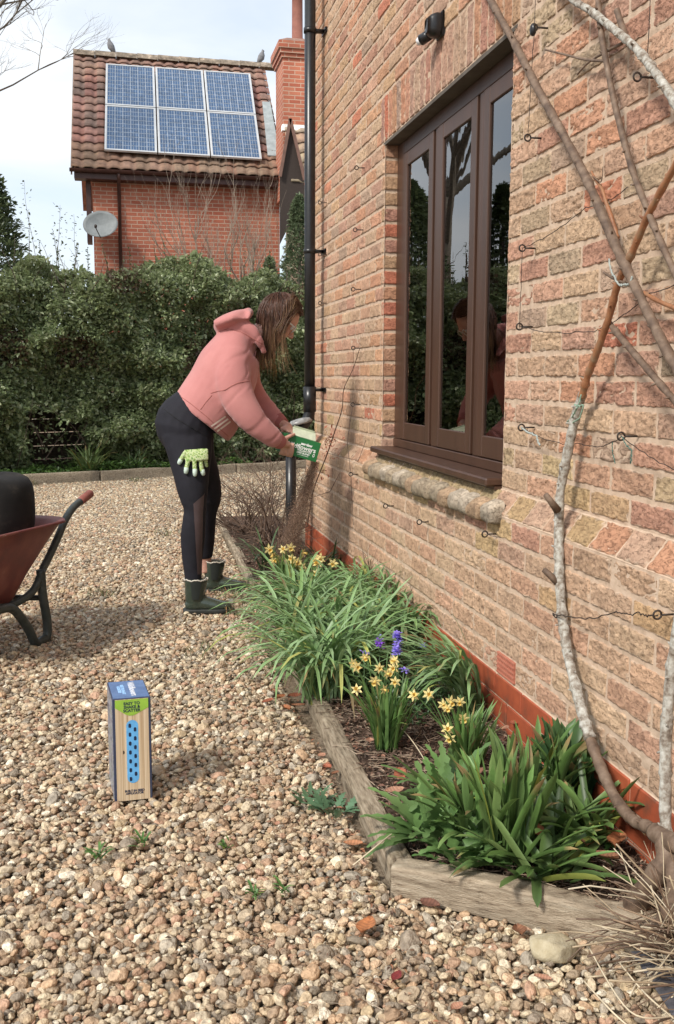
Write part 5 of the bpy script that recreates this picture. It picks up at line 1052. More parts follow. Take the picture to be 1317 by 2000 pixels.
o=scatter('drive_litter',LV*np.array([1,.8,1.6]),LF,np.stack([x,y,GZF(x,y)+.014+RNG.random(n)*.004],-1),roteul(RNG.normal(0,.4,n),RNG.normal(0,.3,n),RNG.uniform(0,6.28,n)),RNG.lognormal(math.log(.011),.4,n),M_dead,leafcols(n,[(.16,.10,.07),(.10,.06,.04),(.26,.16,.10),(.32,.24,.17),(.34,.16,.09)],.3)); tag(o,'scraps of dead leaf lying among the drive pebbles','leaf litter',kind='stuff')
n=700; y=RNG.uniform(1.5,6.5,n); x=np.where(RNG.random(n)<.5,.57-RNG.exponential(.12,n),RNG.uniform(-1.2,.58,n))
o=scatter('twig_litter',[(0,-.02,0),(1,-.01,.02),(1,.01,.02),(0,.02,0),(0,0,.03),(1,0,.04)],[(0,1,5,4),(4,5,2,3),(0,3,2,1)],np.stack([x,y,GZF(x,y)+.014],-1),roteul(RNG.normal(0,.1,n),RNG.normal(0,.1,n),RNG.uniform(0,6.28,n)),RNG.uniform(.02,.06,n),M_dead,leafcols(n,[(.30,.23,.17),(.40,.32,.24),(.14,.09,.06)])); tag(o,'thin dry twig bits lying among the drive pebbles','twig litter',kind='stuff')
def fleaf(x,y,s,col,label,zo=.012,tilt=None,lens=1.0):
    p=WG(x,y,.055 if zo>.05 else .012); 
    az=random.uniform(0,6.28); n=18; V=[];F=[]; cu_=random.uniform(.25,.8); R_=Matrix.Rotation(az,4,'Z')@Matrix.Rotation(random.gauss(0,.14) if tilt is None else tilt,4,'X')@Matrix.Rotation(random.gauss(0,.1),4,'Y')
    for i in range(n+1):
        t=i/n; w=.36*math.sin(math.pi*min(1,t*.97+.02))**.75*(1-.2*t)*(1+.16*(i%2))
        for q in (-1,-.5,0,.5,1):
            V.append(tuple(p+R_@Vector(((t-.5)*s*lens,q*w*s,(abs(q)*cu_*.22+.12*(t-.5)**2+.012*math.sin(t*45+q*3)*abs(q)+.02*(q*q))*s))+Vector((0,0,zo-.01))))
    for i in range(n):
        for j in range(4): a=i*5+j; F.append((a,a+1,a+6,a+5))
    k=Vector(V[2]); cc_=np.array([np.array(col)*(.72 if abs(q_)<.1 else 1.0)*(1+.22*math.sin(i_*2.1))*(1-.25*(q_*q_)) for i_ in range(n+1) for q_ in (-1,-.5,0,.5,1)]); b=B(); b.add(V,F,cc_); b.tube([V[2],tuple(k+R_@Vector((-s*.22,0,.0)))],.0009,4,c=np.array(col)*.6)
    o=b.build('fallen_leaf',M_dead,None); tag(o,label,'fallen leaf','fallen autumn leaves'); return o
OR=(.48,.19,.085); RD=(.40,.13,.07); PKL=(.50,.27,.18); BR=(.28,.13,.07)
for a in ((716,1815,.062,(.50,.20,.08),'largest orange fallen leaf lying on the near gravel',.016),(690,1650,.050,(.52,.24,.12),'orange leaf beside the left edging near the bed corner',.012),(783,1558,.05,RD,'upright rusty leaf just inside the left edging',.075),(770,1583,.055,PKL,'pinkish leaf touching the inner side of the edging',.065),(628,1478,.032,PKL,'pale curled leaf outside the edging by the timber joint',.014),(640,1500,.036,RD,'rusty leaf under the pale curled one by the edging',.012),(655,1512,.034,BR,'brown leaf against the edging above the rosette weed',.012),(722,1482,.038,PKL,'pale pink leaf on the soil left of the middle daffodils',.065),(523,1372,.05,RD,'left rusty leaf of the heap under the strap leaves',.014),(548,1368,.05,OR,'middle leaf of the rusty heap under the strap leaves',.02),(575,1362,.05,RD,'right leaf of the rusty heap at the timber end',.016),(560,1385,.045,OR,'lowest leaf of the rusty heap at the timber end',.012),(583,1380,.05,(.45,.20,.11),'curled rusty leaf leaning on the timber end',.014),(535,1352,.04,BR,'brown leaf at the back of the rusty heap',.012),
 (1048,1668,.05,(.50,.17,.06),'bright orange leaf deep inside the near strap plants',.07),(1200,1612,.06,RD,'rusty leaf below the climbing stem bend',.075),(1222,1640,.065,OR,'large rusty leaf beside the climbing stem base',.08),(1175,1660,.06,BR,'brown curled leaf at the right end of the bed',.07),(1205,1690,.065,OR,'rusty leaf among straw at the right end of the bed',.07),(1240,1665,.055,RD,'red brown leaf under the climbing stem base',.07),(1145,1690,.05,BR,'dark brown leaf left of the rusty ones near the stem',.065),(1235,1615,.05,OR,'orange leaf against the wall tiles by the stem base',.08),(1185,1720,.055,BR,'brown leaf behind the right end of the beam',.065),
 (775,1912,.030,(.22,.03,.03),'small dark red seed head lying on the near gravel',.016),(1060,1915,.035,PKL,'pale pink leaf left of the pale stone on the gravel',.014),(1015,1822,.045,BR,'brown leaf against the front of the timber beam',.012),(840,1768,.05,(.2,.09,.06),'dark leaf under the front beam left part',.012),(893,1972,.03,PKL,'pinkish leaf fragment at the bottom edge',.014),(542,1610,.022,PKL,'small pale orange leaf in the middle gravel',.012),(335,1285,.02,(.4,.3,.2),'tiny buff leaf on the gravel above the box',.012),(985,1455,.04,PKL,'pale leaf on the litter below the air brick',.065),(1003,1448,.04,RD,'rusty leaf at the foot of the tiles below the air brick',.07),(455,1125,.035,RD,'rusty leaf between the boots and the edging',.014),(443,1085,.035,BR,'brown leaf by the edging behind the boots',.014)):
    fleaf(*a)
RS=np.random.default_rng(3); st=WG(1082,1868,.0); V,F=ico(4); d=1+.16*fbm(V*1.8,77,4)[:,None]; V=V*d
for _ in range(12):
    q=RS.normal(size=3); q/=np.linalg.norm(q); h_=V@q; lim=RS.uniform(.5,.8); V=V-np.maximum(0,h_-lim)[:,None]*q*.9
o=mesh('stone',V*np.array([.058,.045,.034])+np.array([st.x,st.y,.022]),[F],pm('pale_stone',[(.3,(.33,.27,.16)),(.6,(.48,.42,.29)),(.8,(.58,.54,.42))],30,detail=8,rough=.95,bump=.8,bs=70,bd=.006)); tag(o,'pale cream lump of stone on gravel against the front beam','stone')
# ------------------------------------------------------------ bare rose bush and twigs
M_rose=pm('rose_stem',[(.3,(.07,.040,.028)),(.6,(.15,.095,.062)),(.8,(.24,.17,.11))],20,rough=.75)
def bush(name,pos,label,specs,lv,mat,r=.006,sp=.45,cat='shrub',up=.12):
    o=empty(name,tuple(pos),label,cat); b=B()
    for (az,tilt,L) in specs: grow(b,Vector(pos)+Vector((random.uniform(-.06,.06),random.uniform(-.06,.06),0)),Vector((math.cos(az)*math.sin(tilt),math.sin(az)*math.sin(tilt),math.cos(tilt))),L,r,lv,sp,up,(2,4),6,5)
    b.build('stems',mat,o); return o
rp=WG(575,1070,.05); rp.x=.95
bush('rose_bush',(rp.x,rp.y,.05),'leafless thorny rose bush behind the person, in front of the lower drainpipe',[(random.uniform(0,6.283),random.uniform(.2,1.25),random.uniform(.28,.44)) for i in range(19)],3,M_rose,.0066,.6,up=.0)
bush('rose_bush',(.86,7.3,.05),'second leafless rose bush further back by the edging',[(random.uniform(0,6.283),random.uniform(.3,1.3),random.uniform(.2,.33)) for i in range(18)],3,M_rose,.0065,.6,up=.0)
q=W(724,1195,4.55); q.x=min(q.x,1.12)
bush('bare_twig_plant',(q.x,q.y,.05),'dead upright twig plant in front of the plinth above the mound',[(random.uniform(0,6.283),random.uniform(.05,.35),.20) for i in range(4)],2,M_rose,.0045,.5)
bush('bare_twig_plant',(1.13,4.15,.05),'second dead twig plant nearer along the plinth',[(random.uniform(0,6.283),random.uniform(.05,.35),.16) for i in range(3)],2,M_rose,.0035,.5)
o=empty('red_rose_shoot',tuple(WX(590,1000,1.1)),'thin rose shoot with red young leaves climbing the wall by the drainpipe','rose shoot'); b=B()
S_=[WX(x,y,1.13) for x,y in ((600,1030),(612,960),(640,885),(655,840),(668,800),(672,760),(690,720),(703,680))]; b.tube(smooth(S_),[.004*(1-.6*i/42) for i in range(43)],6); b.tube([WX(640,885,1.13),WX(700,900,1.16),WX(715,860,1.18)],.0015,4); b.tube([WX(600,975,1.1),WX(645,960,1.12),WX(663,925,1.15)],.0018,4); b.build('stem',M_rose,o)
A=np.array([WX(RNG.normal(642,15),RNG.normal(866,14),1.11+RNG.random()*.06)[:] for _ in range(80)]+[WX(RNG.normal(622,8),RNG.normal(925,16),1.1)[:] for _ in range(24)]); n=len(A); scatter('red_leaves',LV*np.array([1,.7,1]),LF,A,roteul(RNG.normal(0,.6,n),RNG.normal(0,.6,n),RNG.uniform(0,6.28,n)),RNG.uniform(.012,.028,n),M_dead,leafcols(n,[(.40,.10,.05),(.5,.16,.08),(.3,.10,.06)]),o)
# ------------------------------------------------------------ climbing shrub on the near wall
cb_=WX(1300,1700,1.10); CS=empty('climbing_shrub',(1.1,cb_.y,.05),'old leafless climber with thick grey and orange stems tied to the near wall','climbing shrub')
M_lich=pm('lichen_bark',[(.28,(.10,.07,.05)),(.42,(.24,.20,.16)),(.55,(.42,.40,.35)),(.75,(.62,.61,.56))],55,detail=8,rough=.95,bump=.9,bs=120,bd=.004)
M_brk=pm('brown_stem',[(.3,(.07,.042,.028)),(.5,(.15,.098,.065)),(.66,(.22,.155,.11)),(.82,(.34,.28,.22))],30,detail=8,rough=.7,bump=.5,bs=90,bd=.003)
M_orb=pm('orange_stem',[(.3,(.20,.085,.04)),(.5,(.34,.15,.07)),(.64,(.27,.16,.09)),(.8,(.36,.27,.18))],24,detail=7,rough=.5,bump=.3,bs=90,bd=.002)
def stem(px,X,r0,r1,mat,nodes=True,name='stem'):
    pts=[WX(x,y,(X if not isinstance(X,tuple) else X[0]+(X[1]-X[0])*i/(len(px)-1))) for i,(x,y) in enumerate(px)]; S=smooth(pts,9); n=len(S); R=[]; b=B()
    for i in range(n):
        t=i/(n-1); k=1+.10*vn(np.array([[i*.35,px[0][0],0]]),3)[0]+.05*math.sin(i*1.3)
        if nodes and i%13==6: k*=1.2
        R.append((r0+(r1-r0)*t)*k)
    b.tube(S,R,14)
    if nodes:
        for i in range(6,n-2,6):
            d=Vector((random.gauss(-.5,.4),random.gauss(0,.7),random.gauss(.2,.5))).normalized(); b.tube([S[i],S[i]+d*(R[i]+.006),S[i]+d*(R[i]+.010)],[.004,.0028,.001],5)
    return b.build(name,mat,CS)
ST=1.175
stem([(1297,1640),(1270,1618),(1235,1600),(1200,1555),(1170,1490),(1150,1435)],(1.10,1.15),0.0150,0.0133,M_brk)
stem([(1153,1442),(1140,1400),(1127,1350),(1113,1294),(1105,1250),(1098,1200),(1093,1120),(1092,1050),(1093,980),(1100,930),(1112,870),(1125,810),(1139,768)],(1.145,1.222),0.0148,0.0120,M_lich)
stem([(1137,775),(1148,735),(1165,690),(1188,625),(1207,555),(1232,500),(1262,430),(1290,375),(1330,305),(1380,220)],(1.213,1.17),0.0101,0.0079,M_orb)
stem([(925,-60),(958,0),(1003,80),(1050,172),(1100,262),(1150,358),(1196,465),(1240,558),(1280,640),(1317,712),(1365,800),(1390,900)],(1.225,1.15),0.0111,0.0115,M_brk)
stem([(1160,-60),(1168,0),(1174,60),(1186,130),(1205,220),(1235,330),(1265,410),(1292,475),(1335,570),(1380,680)],(1.235,1.16),0.0074,0.0078,M_brk)
stem([(1080,-40),(1120,0),(1155,22),(1200,58),(1240,92),(1272,130),(1300,170),(1345,240),(1390,330)],(1.23,1.18),0.0095,0.0112,M_lich)
stem([(1188,628),(1215,662),(1260,715),(1300,762),(1345,815),(1390,900)],(1.215,1.15),0.0076,0.0086,M_brk)
stem([(1305,1660),(1300,1600),(1300,1520),(1301,1440),(1306,1370),(1313,1300),(1330,1190),(1350,1060),(1385,890)],(1.12,1.14),0.0126,0.0112,M_lich)
stem([(1065,97),(1090,103),(1125,112),(1150,117),(1182,119)],1.235,.0028,.0042,M_brk,False,'twig'); stem([(1128,145),(1150,122),(1180,103),(1215,85)],1.235,.0025,.0042,M_brk,False,'twig'); stem([(1155,335),(1166,355),(1176,370),(1184,395),(1196,430),(1206,465)],1.23,.003,.0065,M_orb,False,'twig'); stem([(1160,345),(1174,355),(1178,325)],1.225,.0022,.001,M_brk,False,'twig')
stem([(1180,532),(1200,545),(1222,553)],1.19,.003,.004,M_brk,False,'twig'); stem([(1258,572),(1290,590),(1330,606)],1.22,.0055,.005,M_orb,False,'twig'); stem([(1205,20),(1213,45),(1222,75)],1.225,.0075,.008,M_brk,False,'twig')
for (a,c_) in (((1090,998),(1066,966)),((1092,1140),(1062,1112))):
    b=B(); p0=WX(*a,1.18); p1=WX(*c_,1.14); b.tube([p0,p0.lerp(p1,.5),p1],[.012,.0095,.008],8); b.build('cut_stub',M_brk,CS)
b=B(); b.tube(smooth([WX(1305,1645,1.10),WX(1296,1690,1.08),WX(1262,1735,1.07),WX(1225,1790,1.05)]),[.023+.003*math.sin(i) for i in range(19)],14); b.tube(smooth([WX(1300,1650,1.10),WX(1325,1720,1.08),WX(1300,1800,1.06),WX(1270,1850,1.04)]),[.022+.003*math.sin(i*1.4) for i in range(19)],14); b.tube(smooth([WX(1280,1625,1.11),WX(1300,1640,1.10),WX(1330,1650,1.09)]),.021,12); b.build('root_stump',M_brk,CS)
# ties
M_twine=flat('grey_twine',(.35,.38,.35),.9)
o=wire([WX(1190,505,1.20),WX(1200,540,1.18),WX(1222,555,1.17),WX(1235,540,1.17)],.0025,'pale twine tied round the crossing of thick and orange stems',.01,'twine_tie','tie',M_twine)
o=wire([WX(1136,770,1.19),WX(1126,800,1.19),WX(1108,825,1.22),WX(1132,818,1.19),WX(1140,790,1.19),WX(1122,790,1.19)],.0022,'green twine loop tied where the orange stem leaves the grey stem',.004,'twine_tie','tie',flat('green_twine',(.25,.36,.27),.9))
c0=WX(1098,1202,1.172); wire([c0+Vector((-.02,-.012,0)),c0+Vector((-.024,0,.001)),c0+Vector((-.018,.02,.002)),WX(1140,1208,1.17),WX(1200,1196,1.17),WX(1250,1198,1.17),SCR[17]],.0016,'dark wire tie from the grey stem to the screw at the right edge',.003,'wire_tie','tie')
wire([SCR[16],WX(1234,880,1.2),WX(1232,905,1.2)],.0013,'frayed green string hanging from the low right screw',.004,'string','string',flat('green_string',(.07,.16,.13),.9)); wire([WX(1196,862,1.22),WX(1197,885,1.22),WX(1202,905,1.22)],.0013,'short green string hanging from the sagging wire',.003,'string','string',flat('green_string',(.07,.16,.13),.9))
wire([SCR[15],WX(1048,850,1.21),WX(1055,870,1.21)],.003,'grey cloth strip hanging from the screw beside the window',.004,'cloth_strip','tie',M_twine)
b=B(); V,F=ico(2); kn=SCR[19]; b.add(V*np.array([.009,.012,.02])*(1+.3*fbm(V*2,3,2)[:,None])+np.array(kn)+np.array([-.004,0,-.008]),[tuple(int(q) for q in f) for f in F]); o=b.build('rubber_knot',M_black); tag(o,'black rubber knot on the highest screw right of the window','tie')
# ------------------------------------------------------------ straw bundle and membrane at the right corner
sb_=WX(1290,1800,1.08)
o=empty('dry_grass_clump',(1.09,1.66,.03),'bundle of dry straw coloured stalks at the bottom right corner','dry grass'); b=B(); M_straw=pm('straw',ONE,30,attr=True,rough=.7)
for i in range(330):
    a=random.uniform(1.9,6.0) if i<230 else random.uniform(0,6.283); t=random.uniform(.25,1.5); L_=random.uniform(.08,.28); p=Vector((1.11+random.gauss(0,.045),1.66+random.gauss(0,.07),random.uniform(.01,.09))); d=Vector((math.cos(a)*math.sin(t),math.sin(a)*math.sin(t),math.cos(t))); pts=[p.copy()]
    for k in range(6): p=p+d*L_/6; d=(d+Vector((random.gauss(0,.12),random.gauss(0,.12),random.gauss(-.10,.10)))).normalized(); p.z=max(p.z,.012); pts.append(p.copy())
    c=random.choice([(.40,.31,.20),(.50,.41,.28),(.28,.19,.12),(.18,.115,.075),(.14,.09,.06),(.56,.48,.35)]); b.tube(pts,[random.choice((.0009,.0013,.002))]*7,4,c=c)
b.build('stalks',M_straw,o)
for i,(x0,y0,x1,y1,x2,y2,lb_) in enumerate(((1155,1500,1190,1600,1255,1785,'long pale stalk lying from the stem base to the beam end'),(1150,1850,1230,1975,1317,1985,'pale curved stalk crossing the bottom right corner'),(1140,1915,1200,1980,1260,2030,'pale stalk low at the bottom right'),(1210,1880,1260,1940,1317,1990,'pale stalk over the dark fabric'),(740,1380,800,1440,845,1510,'long pale stalk across the bare soil between the daffodils'),(690,1690,745,1645,790,1610,'pale stalk lying over the left edging near the corner'),(890,1545,905,1570,935,1620,'thin dry stalk leaning in the ragged plants'))):
    z=.07 if i in(0,4,5,6) else .04; P=[WG(x0,y0,z+.02),WG(x1,y1,z+(.05 if i==5 else .03)),WG(x2,y2,z)]; b=B(); b.tube(smooth(P,8),.0018,5,c=(.60,.51,.36)); q=b.build('dry_stalk',M_straw); tag(q,lb_,'dry stalk','loose dry stalks')
X,Y=np.meshgrid(np.linspace(0,1,30),np.linspace(0,1,40),indexing='ij'); Px=.955+.5*X+.045*Y; Py=1.36+.40*Y-.10*X; Pz=.020+.05*X+.012*fbm(np.stack([X*5,Y*6,X*0],-1),8,3)
idx=np.arange(X.size).reshape(X.shape); F=np.stack([idx[:-1,:-1],idx[1:,:-1],idx[1:,1:],idx[:-1,1:]],-1).reshape(-1,4)
o=mesh('weed_fabric',np.stack([Px,Py,Pz],-1).reshape(-1,3),[F],pm('grey_fabric',[(.3,(.05,.048,.055)),(.7,(.13,.125,.14))],25,rough=.8,bump=.4,bs=300)); md=o.modifiers.new('thick','SOLIDIFY'); md.thickness=.002; tag(o,'dark grey weed fabric sheet poking out under the straw at bottom right','fabric')
# ------------------------------------------------------------ the person
from mathutils.bvhtree import BVHTree
PK=1/FPX
def loft(b,secs,n=20,k=4,lat=(0,1,0),pw=2.0,cap=True):
    """secs: (Vector centre, in-plane radius, lateral radius)"""
    C=smooth([s[0] for s in secs],k); m=len(C); idx=[i/k for i in range(m)]
    def ip(j,u):
        a=[s[j] for s in secs]; i=min(int(u),len(a)-2); t=u-i; p0,p1,p2,p3=a[max(i-1,0)],a[i],a[i+1],a[min(i+2,len(a)-1)]
        return .5*((2*p1)+(p2-p0)*t+(2*p0-5*p1+4*p2-p3)*t*t+(3*p1-p0-3*p2+p3)*t**3)
    V=[]; L=Vector(lat)
    for i in range(m):
        t=(C[min(i+1,m-1)]-C[max(i-1,0)]).normalized(); l_=(L-t*L.dot(t)).normalized(); a_=l_.cross(t).normalized(); ra,rb=ip(1,idx[i]),ip(2,idx[i])
        for j in range(n):
            q=2*math.pi*j/n; c,s=math.cos(q),math.sin(q); V.append(tuple(C[i]+a_*ra*math.copysign(abs(c)**(2/pw),c)+l_*rb*math.copysign(abs(s)**(2/pw),s)))
    F=[(i*n+j,i*n+(j+1)%n,(i+1)*n+(j+1)%n,(i+1)*n+j) for i in range(m-1) for j in range(n)]
    if cap: F+=[tuple(range(n))[::-1],tuple((m-1)*n+j for j in range(n))]
    b.add(V,F)
def ell(b,c,ax,rad,sub=3):
    V,F=ico(sub); A=np.array([list(a) for a in ax]); V=(V*np.array(rad))@A+np.array(c); b.add(V,[tuple(int(q) for q in f) for f in F])
def fuse(b,name,mat,parent,vox=.007,sm=4,disp=None,col=None):
    V=np.concatenate(b.v); me=bpy.data.meshes.new('tmp'); me.from_pydata([tuple(v) for v in V],[],b.f); 
    import bmesh
    bm=bmesh.new(); bm.from_mesh(me); bmesh.ops.recalc_face_normals(bm,faces=bm.faces); bm.to_mesh(me); bm.free()
    o=bpy.data.objects.new('tmp',me); scene.collection.objects.link(o); m=o.modifiers.new('r','REMESH'); m.mode='VOXEL'; m.voxel_size=vox
    s=o.modifiers.new('s','SMOOTH'); s.iterations=sm; s.factor=.5
    dg=bpy.context.evaluated_depsgraph_get(); dg.update(); ev=bpy.data.meshes.new_from_object(o.evaluated_get(dg)); bpy.data.objects.remove(o)
    n=len(ev.vertices); P=np.zeros(n*3,np.float32); ev.vertices.foreach_get('co',P); P=P.reshape(-1,3).astype(float); N=np.zeros(n*3,np.float32); ev.vertices.foreach_get('normal',N); N=N.reshape(-1,3)
    if disp is not None: P=P+N*disp(P)[:,None]
    F=[tuple(p.vertices) for p in ev.polygons]; bpy.data.meshes.remove(ev)
    off=np.zeros(3); q_=parent
    while q_ is not None: off=off+np.array(q_.location); q_=q_.parent
    ob=mesh(name,P-off,F,mat,parent,None if col is None else col(P)); tree=BVHTree.FromPolygons([tuple(v) for v in P],F)
    return ob,tree
per=empty('person',(.40,5.2,0),'woman in a pink cropped hoodie, black leggings and green ankle wellies bending over the bed','person')
M_skin=pm('skin',[(.35,(.50,.27,.205)),(.65,(.60,.345,.265))],25,rough=.5,bump=.1,bs=200,bd=.001); M_skin.node_tree.nodes['Principled BSDF'].inputs['Subsurface Weight'].default_value=.12; M_skin.node_tree.nodes['Principled BSDF'].inputs['Subsurface Radius'].default_value=(.02,.008,.004)
M_pink=pm('pink_jersey',[(.3,(.44,.175,.165)),(.7,(.51,.22,.205))],5,rough=.92,bump=.25,bs=520,bd=.0012,sheen=.25,spec=.2)
M_legg=pm('black_stretch',[(.3,(.012,.012,.016)),(.7,(.020,.019,.026))],8,rough=.8,spec=.25,bump=.12,bs=60,bd=.003,sheen=0)
YB=5.20
def P_(x,y,Y): return W(x,y,Y)
torso=[(P_(368,872,YB),.100,.140),(P_(364,838,YB),.150,.168),(P_(384,800,YB),.125,.140),(P_(412,768,YB),.112,.132),(P_(438,728,YB),.125,.150),(P_(460,692,YB),.112,.165),(P_(480,672,YB),.075,.120),(P_(494,660,YB),.050,.055)]
neck=[(P_(478,674,YB),.055,.055),(P_(500,655,YB),.050,.050),(P_(528,636,YB),.050,.050)]
armN=[(P_(464,688,5.09),.050,.048),(P_(458,740,5.045),.046,.042),(P_(468,788,5.01),.040,.036),(P_(508,832,4.995),.034,.030),(P_(536,858,5.01),.030,.030),(P_(553,868,5.03),.024,.027)]
armF=[(P_(480,692,5.36),.055,.055),(P_(482,745,5.42),.050,.048),(P_(498,785,5.43),.044,.042),(P_(528,810,5.36),.036,.035),(P_(550,826,5.28),.028,.027),(P_(566,833,5.24),.022,.024)]
legN=[(P_(366,848,5.12),.130,.090),(P_(371,888,5.10),.112,.095),(P_(374,930,5.07),.090,.085),(P_(377,962,5.05),.076,.072),(P_(381,997,5.04),.056,.058),(P_(377,1045,5.04),.062,.058),(P_(376,1090,5.04),.052,.048),(P_(378,1135,5.04),.042,.042),(P_(380,1160,5.04),.038,.038)]
legF=[(P_(372,850,5.28),.125,.090),(P_(381,888,5.30),.105,.092),(P_(399,930,5.36),.084,.080),(P_(407,968,5.40),.072,.068),(P_(403,1003,5.44),.057,.056),(P_(399,1048,5.48),.060,.056),(P_(399,1088,5.50),.048,.046),(P_(401,1118,5.50),.040,.040)]
sh=lambda S,d:[(c,a-d,b-d) for c,a,b in S]
HC=P_(546,623,YB); Fd=Vector((.74,-.06,-.67)).normalized(); Ud=Vector((.67,0,.74)).normalized(); Ud=(Ud-Fd*Ud.dot(Fd)).normalized(); Sd=Fd.cross(Ud)
def HP(f,u,s=0): return HC+Fd*f+Ud*u+Sd*s
b=B(); loft(b,sh(torso,.016)); loft(b,neck,16); loft(b,sh(armN,.004),14); loft(b,sh(armF,.004),14); loft(b,sh(legN,.006),16); loft(b,sh(legF,.006),16)
ell(b,HP(-.004,.022),(Fd,Ud,Sd),(.094,.092,.075)); ell(b,HP(.030,-.035),(Fd,Ud,Sd),(.056,.075,.058)); ell(b,HP(.056,-.088),(Fd,Ud,Sd),(.026,.022,.028))
loft(b,[(HP(.080,.012),.007,.008),(HP(.094,-.010),.010,.010),(HP(.108,-.026),.011,.013),(HP(.090,-.036),.008,.012)],10,3)
ell(b,HP(.080,-.056),(Fd,Ud,Sd),(.012,.0065,.022)); ell(b,HP(.076,-.068),(Fd,Ud,Sd),(.012,.007,.019)); ell(b,HP(.078,.022),(Fd,Ud,Sd),(.014,.010,.050))
for s_ in (-1,1): ell(b,HP(-.006,-.008,s_*.076),(Fd,Ud,Sd),(.017,.030,.008)); ell(b,HP(.062,-.030,s_*.036),(Fd,Ud,Sd),(.022,.026,.020))
def hand(b,wr,kn,fingers,thumb,pw=.040,pt=.014):
    """palm from the wrist to the knuckle line, then separate bent finger chains"""
    wr=Vector(wr); mid=sum((Vector(f[0]) for f in fingers),Vector())/4
    side=(Vector(fingers[3][0])-Vector(fingers[0][0])).normalized()
    V=[(wr,pt*1.25,.024),(wr.lerp(mid,.45),pt*1.15,pw*.86),(wr.lerp(mid,.95),pt,pw)]
    loft(b,V,14,4,lat=tuple(side))
    for i,f in enumerate(fingers):
        R_=[.0095,.0090,.0082,.0070][:len(f)]; k=(1,1.03,.98,.86)[i]; b.tube(smooth(f,4),[r_*k for r_ in np.interp(np.linspace(0,1,len(smooth(f,4))),np.linspace(0,1,len(R_)),R_)],9); ell(b,f[-1],(Vector((1,0,0)),Vector((0,1,0)),Vector((0,0,1))),(R_[-1]*k,)*3,2); ell(b,f[0],(Vector((1,0,0)),Vector((0,1,0)),Vector((0,0,1))),(.0108,)*3,2)
    T=smooth(thumb,4); b.tube(T,list(np.interp(np.linspace(0,1,len(T)),[0,.5,1],[.0135,.0105,.0085])),9); ell(b,thumb[-1],(Vector((1,0,0)),Vector((0,1,0)),Vector((0,0,1))),(.0086,)*3,2)
# held box frame first (hands close on it)
bu=(P_(628,866,5.07)-P_(573,850,5.07)).normalized(); bv_=Vector((0,1,0)); bw_=bu.cross(bv_); 
if bw_.z<0: bw_=-bw_
BTR=P_(628,866,5.07); BL_,BH_,BD_=.200,.102,.115
def BP(u,v,w): return BTR-bu*u-bw_*v+bv_*w      # u from right end, v down, w away
fin_=[]
for i in range(4):
    u=.150+.0195*(3-i)-.010; l0=(.004,0,.002,.006)[i]
    fin_.append([BP(u+.004,.048,-.013),BP(u-.003,.074,-.015),BP(u-.007,BH_-.004-l0,-.009),BP(u-.008,BH_+.007,.010-l0),BP(u-.007,BH_+.008,.026-l0)])
hand(b,P_(551,866,5.03),None,fin_,[P_(554,860,5.035),BP(.186,.022,-.014),BP(.168,.006,-.012),BP(.150,-.006,.004)],.034,.015)
fF=[]
for i in range(4):
    u=.186-.0195*i; w=BD_+.006; fF.append([BP(u+.012,-.016,w+.016),BP(u,-.015,w),BP(u-.012,-.0115,w-.020),BP(u-.020,-.009,w-.042)])
hand(b,P_(564,832,5.25),None,fF,[P_(566,836,5.25),BP(.190,.006,BD_+.016),BP(.176,.030,BD_+.012),BP(.168,.05,BD_+.010)],.034,.013)
body,_=fuse(b,'body',M_skin,per,.0052,3)
# leggings
b=B(); loft(b,[(P_(371,886,YB),.085,.140),(P_(363,834,YB),.160,.178),(P_(384,798,YB),.132,.150),(P_(404,776,YB),.118,.140)]); loft(b,legN[:-1],18); loft(b,legF[:-1],18)
legg,TL_=fuse(b,'leggings',M_legg,per,.0075,5,lambda P: .0016*fbm(P*np.array([18,18,30]),5,3)+.0022*np.clip(np.sin(P[:,2]*90+P[:,0]*25),0,1)*np.exp(-((P[:,2]-.53)/.05)**2))
# hoodie
b=B()
loft(b,[(P_(392,822,YB),.176,.178),(P_(403,806,YB),.182,.186),(P_(430,757,YB),.172,.198),(P_(449,710,YB),.158,.205),(P_(464,676,YB),.118,.180),(P_(482,662,YB),.080,.110),(P_(492,656,YB),.062,.070)],28)
loft(b,[(P_(460,690,5.07),.075,.070),(P_(455,738,5.02),.092,.072),(P_(465,777,4.995),.086,.068),(P_(488,814,4.98),.074,.060),(P_(518,843,4.99),.058,.052),(P_(536,856,5.005),.050,.047),(P_(544,861,5.015),.036,.036)],22)
loft(b,[(P_(478,690,5.36),.080,.075),(P_(478,738,5.42),.085,.075),(P_(496,775,5.43),.070,.065),(P_(522,801,5.38),.056,.052),(P_(541,818,5.32),.044,.042),(P_(548,824,5.30),.036,.036)],20)
# hood folded down behind the neck
hp=[(P_(517,690,5.10),.014,.020),(P_(505,664,5.08),.024,.026),(P_(488,643,5.09),.034,.034),(P_(455,634,5.13),.040,.045),(P_(430,637,5.20),.036,.05),(P_(455,634,5.28),.040,.045),(P_(488,643,5.32),.034,.034),(P_(505,664,5.33),.024,.026),(P_(517,690,5.31),.014,.02)]
Cs=smooth([h[0] for h in hp],5); Rr=np.interp(np.linspace(0,8,len(Cs)),range(9),[h[1] for h in hp]); b.tube(Cs,list(Rr),14)
loft(b,[(P_(420,634,5.16),.022,.05),(P_(440,627,5.15),.032,.09),(P_(466,619,5.13),.036,.10),(P_(484,613,5.10),.024,.07),(P_(484,606,5.09),.008,.03)],18)
def hd_(P):
    q=np.stack([P[:,0]*3+P[:,2]*3,P[:,1]*3,P[:,2]*10-P[:,0]*10],-1); r_=np.clip(.16-np.abs(fbm(q,15,3)),0,1)/.16
    arm=np.clip((P[:,0]-.38)/.2,0,1)
    return .0022*fbm(P*5,25,3)-.0038*r_*(.1+.8*arm)
